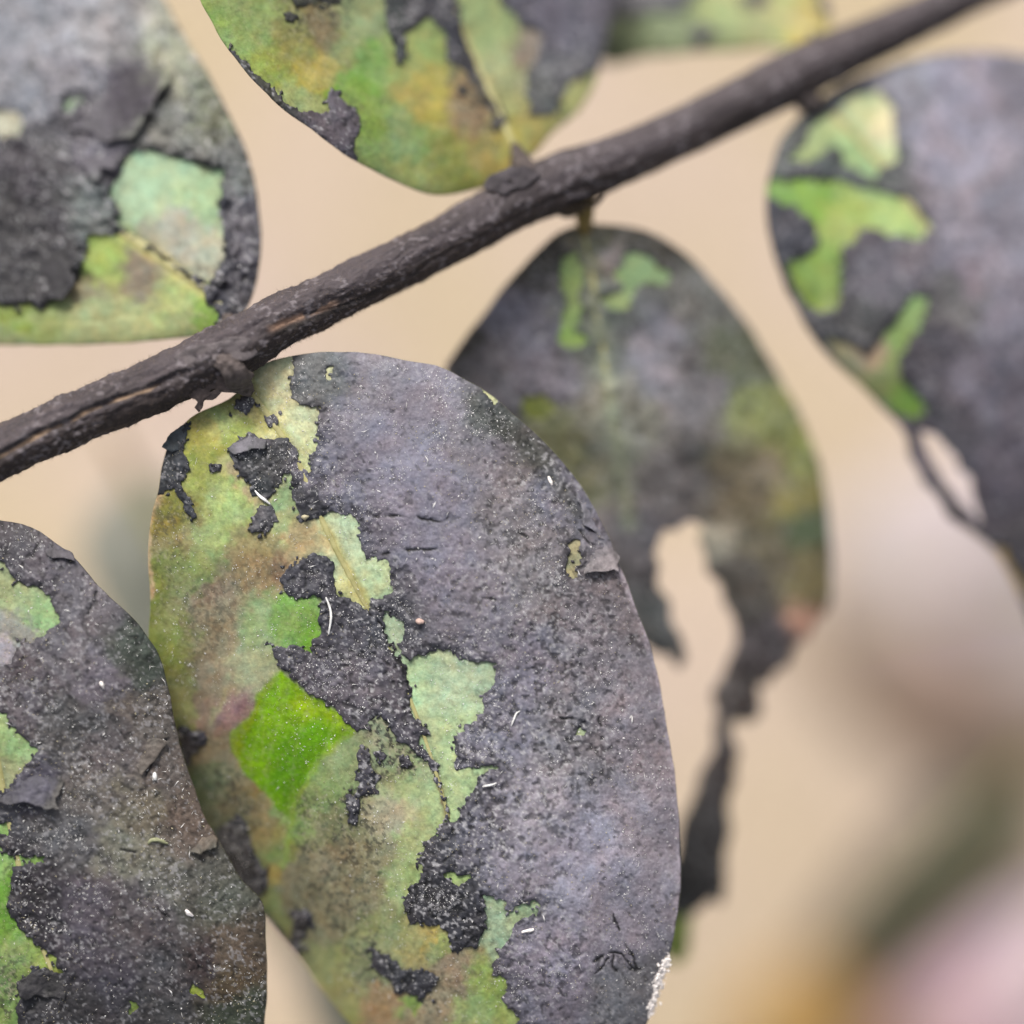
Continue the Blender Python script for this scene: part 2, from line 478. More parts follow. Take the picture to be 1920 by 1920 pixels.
def make_leaf(spec):
    s = spec; sp = s['sp']; seed = s['seed']
    out = catmull(s['outline'], True, 14.0)
    # uneven margin
    nrm = np.roll(out, -1, 0) - np.roll(out, 1, 0); nrm = np.stack([nrm[:, 1], -nrm[:, 0]], 1); nrm /= np.linalg.norm(nrm, axis=1)[:, None] + 1e-9
    out = out + nrm * (fbm(out[:, 0], out[:, 1], 60, seed, 4) * s.get('jag', 2.0))[:, None]
    x0, y0 = out.min(0) - 2 * sp; x1, y1 = out.max(0) + 2 * sp
    gx = np.arange(x0, x1 + sp, sp); gy = np.arange(y0, y1 + sp, sp)
    X, Y = np.meshgrid(gx, gy, indexing='ij')
    D = seg_dist(X, Y, out)
    for h in s.get('holes', []):
        hp = np.array(h, float)
        D = np.minimum(D, -sdf(X + 7 * fbm(X, Y, 26, seed + 15, 3), Y + 7 * fbm(X, Y, 26, seed + 16, 3), hp))
    keep = centre(D) > 0
    curl = s.get('curl', 0.32) * np.exp(-np.maximum(D, 0) / 24.0)
    # side veins: arcs leaving the midrib towards the tip, pressed in by a few hundredths of a millimetre
    vein = np.zeros(X.shape); vd = np.full(X.shape, 40.0)
    if not s.get('nocrust'):
        rq = catmull(s['rib'], False, 4.0); tq = np.gradient(rq, axis=0); tq /= np.linalg.norm(tq, axis=1)[:, None]
        acc = 0.0; nxt = 60.0; kk = 0
        Xc = X[::3, ::3]; Yc = Y[::3, ::3]; vc = np.full(Xc.shape, 40.0)
        xw = Xc + 5 * fbm(Xc, Yc, 50, seed + 7, 2); yw = Yc + 5 * fbm(Xc, Yc, 50, seed + 8, 2)
        for i in range(1, len(rq) - 5):
            acc += np.linalg.norm(rq[i] - rq[i - 1])
            if acc > nxt:
                nxt += 62 + 22 * math.sin(kk * 2.3 + seed); kk += 1
                for sg in (-1, 1):
                    nn = np.array([-tq[i][1], tq[i][0]]) * sg
                    pl = [rq[i] + nn * 0.86 * u + tq[i] * (0.42 * u + 0.0011 * u * u) for u in np.linspace(0, 420, 12)]
                    vc = np.minimum(vc, sdf(xw, yw, np.array(pl), 40, closed=False))
        t1 = np.empty((Xc.shape[0], X.shape[1])); ic = np.arange(0, X.shape[0], 3); jc = np.arange(0, X.shape[1], 3)
        for i in range(Xc.shape[0]): t1[i] = np.interp(np.arange(X.shape[1]), jc, vc[i])
        for j in range(X.shape[1]): vd[:, j] = np.interp(np.arange(X.shape[0]), ic, t1[:, j])
        vein = s.get('vein_mm', 0.03) * np.exp(-(vd / 5.0) ** 2)
    zf0 = tps([(a, b, c * s.get('zs', 1.0)) for a, b, c in s['z']])
    def zf(x, y):
        ii = np.clip(np.rint((np.asarray(x) - x0) / sp).astype(int), 0, X.shape[0] - 1); jj = np.clip(np.rint((np.asarray(y) - y0) / sp).astype(int), 0, X.shape[1] - 1)
        return zf0(x, y) + s.get('wave', 0.20) * fbm(x, y, 190, seed + 3, 2) + s.get('relief', 0.02) * fbm(x, y, 22, seed + 5, 2) - curl[ii, jj] - vein[ii, jj]
    XS, YS, rim = snap(X, Y, D, keep, sp)
    Zb = zf(XS, YS)
    # midrib furrow
    rib = catmull(s['rib'], False, 20.0)
    dr = sdf(XS, YS, rib, 120.0, closed=False)
    Zb = Zb - 0.10 * np.exp(-(dr / 11.0) ** 2)
    Fd = np.full(X.shape, -70.0)
    if not s.get('nocrust'):
        Fd = np.full(X.shape, 70.0 if s['crust'] else -70.0)
        nx_ = X + 5.0 * fbm(X, Y, 24, seed + 101, 4) + 2.5 * fbm(X, Y, 8, seed + 103, 2)
        ny_ = Y + 5.0 * fbm(X, Y, 24, seed + 111, 4) + 2.5 * fbm(X, Y, 8, seed + 113, 2)
        for kind, poly in s['ops']:
            d = sdf(nx_, ny_, np.array(poly, float))
            Fd = np.minimum(Fd, -d) if kind == 'bare' else np.maximum(Fd, d)
        Fd = Fd + s.get('ragged', 2.0) * fbm(X, Y, 12, seed + 121, 3)
        # flecks of bare leaf and flecks of crust around the edges
        # the crust frays: loose flecks outside its edge, pinholes inside it
        fl = fbm(X, Y, 9, seed + 125, 3)
        Fd = np.where(Fd < 0, np.maximum(Fd, 10 * fl - 5.0 + 0.35 * Fd), np.minimum(Fd, -(10 * fl - 8.0 - 0.5 * Fd)))
    nearc = np.exp(np.minimum(Fd, 0) / 7.0) * (Fd > -60)
    # colour of the blade
    wx = X + 22 * fbm(X, Y, 90, seed + 11, 4) + 13 * fbm(X, Y, 15, seed + 12, 3); wy = Y + 22 * fbm(X, Y, 90, seed + 21, 4) + 13 * fbm(X, Y, 15, seed + 22, 3)
    col = shepard(wx, wy, s['colors']) * s.get('col_gain', 1.18)
    lum = col.mean(-1, keepdims=True); col = lum + (col - lum) * s.get('sat', 0.88)
    jx = X + 3.5 * fbm(X, Y, 14, seed + 31, 3) + 5 * fbm(X, Y, 45, seed + 32, 2); jy = Y + 3.5 * fbm(X, Y, 14, seed + 41, 3) + 5 * fbm(X, Y, 45, seed + 42, 2)
    for poly, c, soft in s.get('paint', []):
        d = sdf(jx, jy, np.array(poly, float))
        w = sm(-soft, soft, d)[..., None]
        col = col * (1 - w) + lin(c) * w
    for line, c, wd in s.get('lines', []):
        d = sdf(jx, jy, np.array(line, float), 60, closed=False)
        w = np.exp(-(d / wd) ** 2)[..., None] * 0.85
        col = col * (1 - w) + lin(c) * w
    # dusty film and pepper of mould
    hz = s.get('veil', 0.16) * sm(-0.5, 0.6, fbm(X, Y, 80, seed + 45, 4))[..., None] * (1 - sm(-10, 10, sdf(X, Y, np.array(s['clean'], float)))[..., None] if 'clean' in s else 1)
    col = col * (1 - hz) + lin((192, 190, 172)) * hz
    pep = sm(0.10, 0.45, fbm(X, Y, 6.5, seed + 51, 3) + 0.35 * fbm(X, Y, 60, seed + 55, 3))
    film = s.get('film', [])
    fm = np.zeros(X.shape)
    for poly, amt in film:
        fm = np.maximum(fm, amt * sm(-25, 25, sdf(jx, jy, np.array(poly, float))))
    pk = np.minimum((0.07 + 0.95 * fm) * pep + 0.25 * fm + nearc * (0.06 + 0.42 * pep), 0.92)
    vl = 0.10 * np.exp(-(vd / 4.0) ** 2)[..., None]
    col = col * (1 - vl) + lin((214, 212, 158)) * vl
    col = col * (1 - pk[..., None]) + lin((72, 72, 66)) * pk[..., None]
    col = col * (1 + 0.16 * fbm(X, Y, 30, seed + 61, 4) + 0.13 * fbm(X, Y, 6, seed + 63, 2))[..., None]
    col = col * (1 + fbm(X, Y, 18, seed + 66, 4)[..., None] * np.array([0.12, 0.0, -0.06]))
    lt = (sm(0.40, 0.7, fbm(X, Y, 4.6, seed + 71, 2)) * (0.16 + 0.6 * fm))[..., None]
    col = col * (1 - lt) + lin((196, 190, 160)) * lt
    col = np.clip(col * GAIN, 0.004, 1)

    P = W(XS, YS, Zb).reshape(-1, 3); C = col.reshape(-1, 3)
    V, Cc, F, used = compact(P, C, grid_faces(keep))
    V, Cc, F = edge_skirt(V, Cc, F, s.get('thick', 0.28), s.get('edge', None))
    nb = len(V)
    # underside, coarser
    k = s.get('under', 4)
    sb = sp * k
    xb, yb = np.meshgrid(np.arange(x0, x1 + sb, sb), np.arange(y0, y1 + sb, sb), indexing='ij')
    Db = seg_dist(xb, yb, out)
    for h in s.get('holes', []):
        Db = np.minimum(Db, -sdf(xb + 7 * fbm(xb, yb, 26, seed + 15, 3), yb + 7 * fbm(xb, yb, 26, seed + 16, 3), np.array(h, float)))
    kb = centre(Db) > 0
    xs, ys, _ = snap(xb, yb, Db, kb, sb)
    Pb = W(xs, ys, zf(xs, ys) - s.get('thick', 0.28)).reshape(-1, 3)
    Cb = np.tile(alb((150, 165, 110)), (len(Pb), 1))
    Vb, Cb, Fb, _ = compact(Pb, Cb, grid_faces(kb))
    V = np.concatenate([V, Vb]); Cc = np.concatenate([Cc, Cb]); F = np.concatenate([F, Fb[:, ::-1] + nb])
    org = W(*[np.array(float(v)) for v in (s['rib'][0][0], s['rib'][0][1], float(zf0(s['rib'][0][0], s['rib'][0][1])))])
    leaf = mesh_obj('leaf', V, F, M_BLADE, s.get('parent', twig), Cc, origin=org)
    if s.get('label'): leaf['label'] = s['label']

    # ---- the crust of mould
    R = Leaf(); R.obj = leaf; R.zf = zf; R.spec = s; R.out = out
    if s.get('nocrust'):
        R.top = zf
        return R
    Fd = np.minimum(Fd, 70)
    kc = keep & (centre(Fd) > 0)
    XC, YC, _ = snap(X, Y, Fd, kc, sp)
    XC = np.where(rim, XS, XC); YC = np.where(rim, YS, YC)
    crack = np.full(X.shape, 60.0)
    for ln in s.get('cracks', []):
        crack = np.minimum(crack, sdf(jx, jy, np.array(ln, float), 60, closed=False) )
    lump = fbm(X, Y, 26, seed + 131, 4); fine = fbm(X, Y, 9, seed + 141, 3); big = fbm(X, Y, 80, seed + 151, 3)
    pit = sm(0.34, 0.62, fbm(X, Y, 11, seed + 161, 2) + 0.15 * big)
    pit2 = sm(0.62, 0.85, fbm(X, Y, 11, seed + 161, 2))
    T = s.get('crust_mm', 0.10)
    ckm = np.exp(-(crack / 2.1) ** 2) * sm(-0.65, 0.1, fbm(X, Y, 24, seed + 77, 2))
    gpts = s.get('grain', 0.8)
    if isinstance(gpts, (int, float)):
        gr = np.full(X.shape, float(gpts))
    else:
        num = 0; den = 0
        xx = X + 30 * fbm(X, Y, 90, seed + 301, 3); yy = Y + 30 * fbm(X, Y, 90, seed + 302, 3)
        for px_, py_, g_ in gpts:
            w_ = 1.0 / (((xx - px_) ** 2 + (yy - py_) ** 2) / 3600.0 + 0.12) ** 2
            num = num + w_ * g_; den = den + w_
        gr = num / den
    E = np.clip(Fd, 0, 70)
    h = T * (0.55 + 0.45 * sm(0, 14, E)) + T * 0.55 * np.exp(-((E - 9) / 8.0) ** 2) * (0.6 + lump)
    h = h + s.get('lumpy', 0.040) * (0.5 + 0.5 * gr) * lump + 0.022 * gr * fine - 0.045 * np.where(gr < 0.6, pit2, pit) * gr - 0.08 * ckm
    h = np.maximum(h, 0.012)
    ZC = zf(XC, YC) - 0.10 * np.exp(-(dr / 9.0) ** 2) + h
    def tonef(x, y):
        t = shepard(x + 22 * fbm(x, y, 70, seed + 171, 3) + 8 * fbm(x, y, 14, seed + 173, 2), y + 22 * fbm(x, y, 70, seed + 181, 3) + 8 * fbm(x, y, 14, seed + 183, 2), s['tones'])
        for line, c, wd in s.get('tone_lines', []):
            w = np.exp(-(sdf(x + 3 * fbm(x, y, 20, seed + 91, 3), y + 3 * fbm(x, y, 20, seed + 92, 3), np.array(line, float), 40, closed=False) / wd) ** 2)[..., None] * 0.8
            t = t * (1 - w) + lin(c) * w
        ev = s.get('even', 0.0); t = t * (1 - ev) + (t * 0 + lin((118, 113, 121))) * ev * sm(0.05, 0.12, t.mean(-1, keepdims=True)) + t * ev * (1 - sm(0.05, 0.12, t.mean(-1, keepdims=True)))
        g = s.get('tone_gain', 1.0)
        lm = t.mean(-1, keepdims=True)
        return t * (1 + (g - 1) * sm(0.05, 0.12, lm))          # the dusty grey is lifted, the bare black mould is not
    R.tonef = tonef
    tone = tonef(X, Y)
    edge = np.exp(-E / s.get('edge_w', 16.0)) * sm(-0.6, 0.4, lump + 0.4 * big + 0.25)
    edge = np.clip(edge * s.get('edge_k', 0.85), 0, 1)[..., None]
    tone = tone * (1 - edge) + lin((50, 50, 58)) * edge
    tone = tone * np.clip(1 + s.get('blotch', 0.12) * big + 0.18 * (0.4 + 0.6 * gr) * lump + gr * (0.22 * fine + 0.20 * fbm(X, Y, 4.4, seed + 145, 1)), 0.25, 2.2)[..., None]
    tone = tone * np.array([1.0, 0.982, 1.022])
    hue = fbm(X, Y, 38, seed + 191, 3)[..., None]
    tone = tone * (1 + hue * np.array([0.06, -0.01, -0.05]))
    tone = tone * (1 - (0.30 + 0.30 * gr) * np.where(gr < 0.6, pit2, pit))[..., None]
    dus = (sm(0.45, 0.85, fbm(X, Y, 5.5, seed + 201, 2) + 0.25 * big) * 0.6 * gr)[..., None]
    tone = tone * (1 - dus) + lin((196, 194, 198)) * dus
    ck = ckm[..., None]
    tone = tone * (1 - ck) + lin((22, 20, 24)) * ck
    tone = np.clip(tone * GAIN, 0.004, 1)
    P = W(XC, YC, ZC).reshape(-1, 3); C = tone.reshape(-1, 3)
    lab = components(kc)
    ids, cnts = np.unique(lab[kc], return_counts=True)
    order = np.argsort(-cnts)
    small = []
    FA = grid_faces(np.ones_like(kc)).reshape(kc.shape + (4,))
    for q in order:
        m = lab == ids[q]
        if cnts[q] * sp * sp > 320:
            v, c, f, _ = compact(P, C, FA[m])
            v, c, f = edge_skirt(v, c, f, T + 0.08)
            mesh_obj('mould_patch', v, f, M_CRUST, leaf, c)
        elif cnts[q] > 2:
            small.append(m)
    if small:
        m = np.any(small, axis=0)
        v, c, f, _ = compact(P, C, FA[m]); v, c, f = edge_skirt(v, c, f, T + 0.08)
        tag(mesh_obj('mould_flecks', v, f, M_CRUST, leaf, c), kind='stuff')
    hh = np.where(Fd > 0, h, 0.0)
    def top(x, y):
        i = np.clip(((np.asarray(x) - x0) / sp).astype(int), 0, X.shape[0] - 1); j = np.clip(((np.asarray(y) - y0) / sp).astype(int), 0, X.shape[1] - 1)
        return zf(x, y) + hh[i, j]
    R.top = top
    R.crusty = lambda x, y: Fd[np.clip(((x - x0) / sp).astype(int), 0, X.shape[0] - 1), np.clip(((y - y0) / sp).astype(int), 0, X.shape[1] - 1)]
    R.inside = lambda x, y: D[np.clip(((x - x0) / sp).astype(int), 0, X.shape[0] - 1), np.clip(((y - y0) / sp).astype(int), 0, X.shape[1] - 1)]
    # midrib: a slim ridge along the furrow, showing where the crust has come off
    rr = catmull(s.get('rib_seen', s['rib']), False, 12.0)
    rz = zf(rr[:, 0], rr[:, 1]) - 0.10 + 0.005
    wdt = np.linspace(s.get('rib_w', 9.0), 3.0, len(rr))
    tube('midrib', [(a, b, c) for (a, b), c in zip(rr, rz)], list(wdt), s.get('rib_mat', M_RIB), leaf, n=10, flat=0.42, rough=0.15, seed=seed, step=8.0)
    return R

def spindles(name, R, n, seed, lens, mat, where=None, on='all', curl=False):
    """tiny flecks lying on the leaf, one mesh"""
    rs = np.random.RandomState(seed)
    o = R.out
    xs = rs.uniform(max(o[:, 0].min(), -30), min(o[:, 0].max(), 1950), n * 6); ys = rs.uniform(max(o[:, 1].min(), -30), min(o[:, 1].max(), 1950), n * 6)
    ok = R.inside(xs, ys) > 6
    cr = R.crusty(xs, ys)
    if on == 'crust': ok &= cr > 4
    elif on == 'most': ok &= (cr > 3) | (rs.rand(len(xs)) < 0.35)
    dn = sm(-0.1, 0.75, fbm(xs, ys, 130, seed, 3) + 0.8 * fbm(xs, ys, 34, seed + 7, 3)) * 0.9 + 0.08
    if where is not None: dn = dn * where(xs, ys)
    ok &= rs.rand(len(xs)) < dn
    xs = xs[ok][:n]; ys = ys[ok][:n]; k = len(xs)
    z = R.top(xs, ys) + 0.012
    c = W(xs, ys, z)
    a = rs.rand(k) * math.pi
    tilt = rs.normal(0, 0.25, k)
    L = (lens[0] + (lens[1] - lens[0]) * rs.rand(k) ** 3)[:, None] * MM * 0.5
    wd = (0.009 + 0.026 * rs.rand(k) ** 3)[:, None] * MM
    d = np.stack([np.cos(a) * np.cos(tilt), np.sin(a) * np.cos(tilt), np.sin(tilt)], 1)
    s_ = np.stack([-np.sin(a), np.cos(a), 0 * a], 1); u = np.tile([0, 0, 1.0], (k, 1))
    mid = c + s_ * (rs.normal(0, .25, (k, 1)) * L)
    V = np.concatenate([c - d * L, c + d * L, mid + s_ * wd, mid - s_ * wd, mid + u * wd * 0.8, mid - u * wd * 0.8])
    b = np.arange(k)
    tr = []
    for e in (0, 1):
        ring = [2, 4, 3, 5] if e else [2, 5, 3, 4]
        for q in range(4):
            tr.append(np.stack([b + e * k, b + ring[q] * k, b + ring[(q + 1) % 4] * k], 1))
    return tag(mesh_obj(name, V, None, mat, R.obj, None, tri=np.concatenate(tr)), kind='stuff')

def flake(R, poly, lift_pts, shade=1.0, sp=2.2, thick=0.045, seed=300, base=0.075, jag=6.0):
    """a scale of crust come loose along one side: lift_pts (x, y, mm above the crust); the held side stays sunk in the crust"""
    q = np.array(poly, float); p = []
    for i in range(len(q)):
        a, b = q[i], q[(i + 1) % len(q)]; m = max(1, int(np.linalg.norm(b - a) / 4))
        p += [a + (b - a) * t / m for t in range(m)]
    p = np.array(p)
    p = p + np.stack([fbm(p[:, 0], p[:, 1], 26, seed, 4), fbm(p[:, 0], p[:, 1], 26, seed + 9, 4)], 1) * jag
    x0, y0 = p.min(0) - 2 * sp; x1, y1 = p.max(0) + 2 * sp
    X, Y = np.meshgrid(np.arange(x0, x1 + sp, sp), np.arange(y0, y1 + sp, sp), indexing='ij')
    D = seg_dist(X, Y, p); keep = centre(D) > 0
    XS, YS, _ = snap(X, Y, D, keep, sp)
    lf = tps(lift_pts)
    lump = fbm(XS, YS, 26, seed + 3, 4); fine = fbm(XS, YS, 9, seed + 4, 2)
    Z = R.zf(XS, YS) + base + np.maximum(lf(XS, YS), -0.05) + 0.045 * lump + 0.025 * fine
    c = R.tonef(X, Y) * GAIN * shade * np.clip(1 + 0.25 * fbm(X, Y, 40, seed + 5, 3) + 0.25 * lump + 0.3 * fine, 0.2, 2)[..., None]
    V, C, F, _ = compact(W(XS, YS, Z).reshape(-1, 3), np.clip(c.reshape(-1, 3), 0.004, 1), grid_faces(keep))
    n = len(V)
    V2 = V.copy(); V2[:, 2] -= thick * MM
    a, b = border_edges(F, n)
    F = np.concatenate([F, F[:, ::-1] + n, np.stack([b, a, a + n, b + n], 1)])
    return mesh_obj('crust_flake', np.concatenate([V, V2]), F, M_CRUST, R.obj, np.concatenate([C, C * 0.7]))

# ---------------------------------------------------------------- main leaf
MAIN_L = [(552, 630), (552, 671), (555, 693), (547, 716), (547, 744), (558, 755), (578, 761), (600, 764), (596, 780), (597, 814), (589, 842), (582, 858), (583, 885), (575, 892),
  (564, 873), (555, 845), (541, 828), (527, 821), (500, 826), (468, 815), (445, 825), (426, 837), (432, 858), (447, 885), (463, 900), (473, 920), (478, 932), (500, 938), (520, 925), (527, 905),
  (530, 885), (545, 885), (547, 930), (552, 950), (558, 970), (572, 975), (590, 970), (605, 975), (615, 965), (612, 957), (630, 960), (655, 965), (672, 975), (682, 995), (676, 1010), (680, 1025),
  (690, 1045), (705, 1043), (725, 1045), (732, 1065), (732, 1095), (735, 1110), (720, 1120), (700, 1125), (690, 1140), (680, 1147), (665, 1130), (650, 1122), (632, 1120), (627, 1100), (625, 1060),
  (610, 1045), (585, 1042), (560, 1050), (540, 1065), (529, 1085), (532, 1105), (545, 1117), (570, 1122), (590, 1115), (600, 1125), (597, 1160), (600, 1188), (588, 1196), (587, 1227), (570, 1220),
  (545, 1213), (525, 1212), (510, 1217), (513, 1232), (525, 1250), (540, 1262), (560, 1278), (575, 1300), (600, 1310), (625, 1325), (645, 1345), (665, 1365), (680, 1365), (690, 1350), (705, 1340),
  (725, 1355), (745, 1390), (770, 1405), (795, 1425), (812, 1446), (818, 1465), (832, 1507), (840, 1538), (822, 1550), (820, 1561), (805, 1573), (797, 1588), (784, 1608), (793, 1627), (789, 1642), (782, 1658),
  (762, 1669), (755, 1693), (757, 1712), (774, 1731), (812, 1737), (839, 1746), (843, 1766), (855, 1787), (874, 1785), (897, 1777), (905, 1750), (911, 1720), (905, 1677), (936, 1681), (948, 1689),
  (948, 1706), (960, 1712), (968, 1695), (1005, 1689), (1017, 1698), (1005, 1712), (974, 1727), (959, 1739), (951, 1758), (940, 1777), (928, 1773), (934, 1789), (920, 1812), (924, 1831), (947, 1835),
  (951, 1858), (944, 1874), (959, 1893), (974, 1920), (1000, 2000), (1010, 2180), (600, 2180), (200, 1750), (200, 600)]
MAIN_P2 = [(716, 1144), (738, 1158), (758, 1168), (758, 1190), (748, 1208), (752, 1222), (770, 1238), (793, 1226), (820, 1217), (847, 1222), (863, 1236), (893, 1242), (913, 1240), (926, 1249), (928, 1265), (922, 1288), (905, 1303), (901, 1319),
  (909, 1334), (893, 1350), (874, 1357), (876, 1369), (855, 1380), (851, 1396), (857, 1411), (853, 1430), (859, 1442), (886, 1438), (932, 1436), (928, 1446), (897, 1452), (890, 1473), (886, 1488), (872, 1504), (868, 1523),
  (855, 1540), (842, 1545), (836, 1507), (822, 1465), (816, 1446), (828, 1434), (809, 1419), (793, 1403), (785, 1382), (803, 1380), (801, 1369), (778, 1350), (766, 1326), (772, 1292), (762, 1272), (766, 1245), (740, 1230), (725, 1200), (718, 1175)]
QUAD = [(525, 1252), (512, 1262), (495, 1285), (478, 1315), (470, 1340), (450, 1360), (437, 1380), (437, 1410), (447, 1430), (458, 1450), (470, 1462), (490, 1480), (505, 1500), (515, 1518), (540, 1530), (550, 1510), (562, 1480),
        (580, 1450), (600, 1425), (620, 1405), (640, 1385), (662, 1362), (640, 1335), (610, 1315), (580, 1303), (560, 1280)]
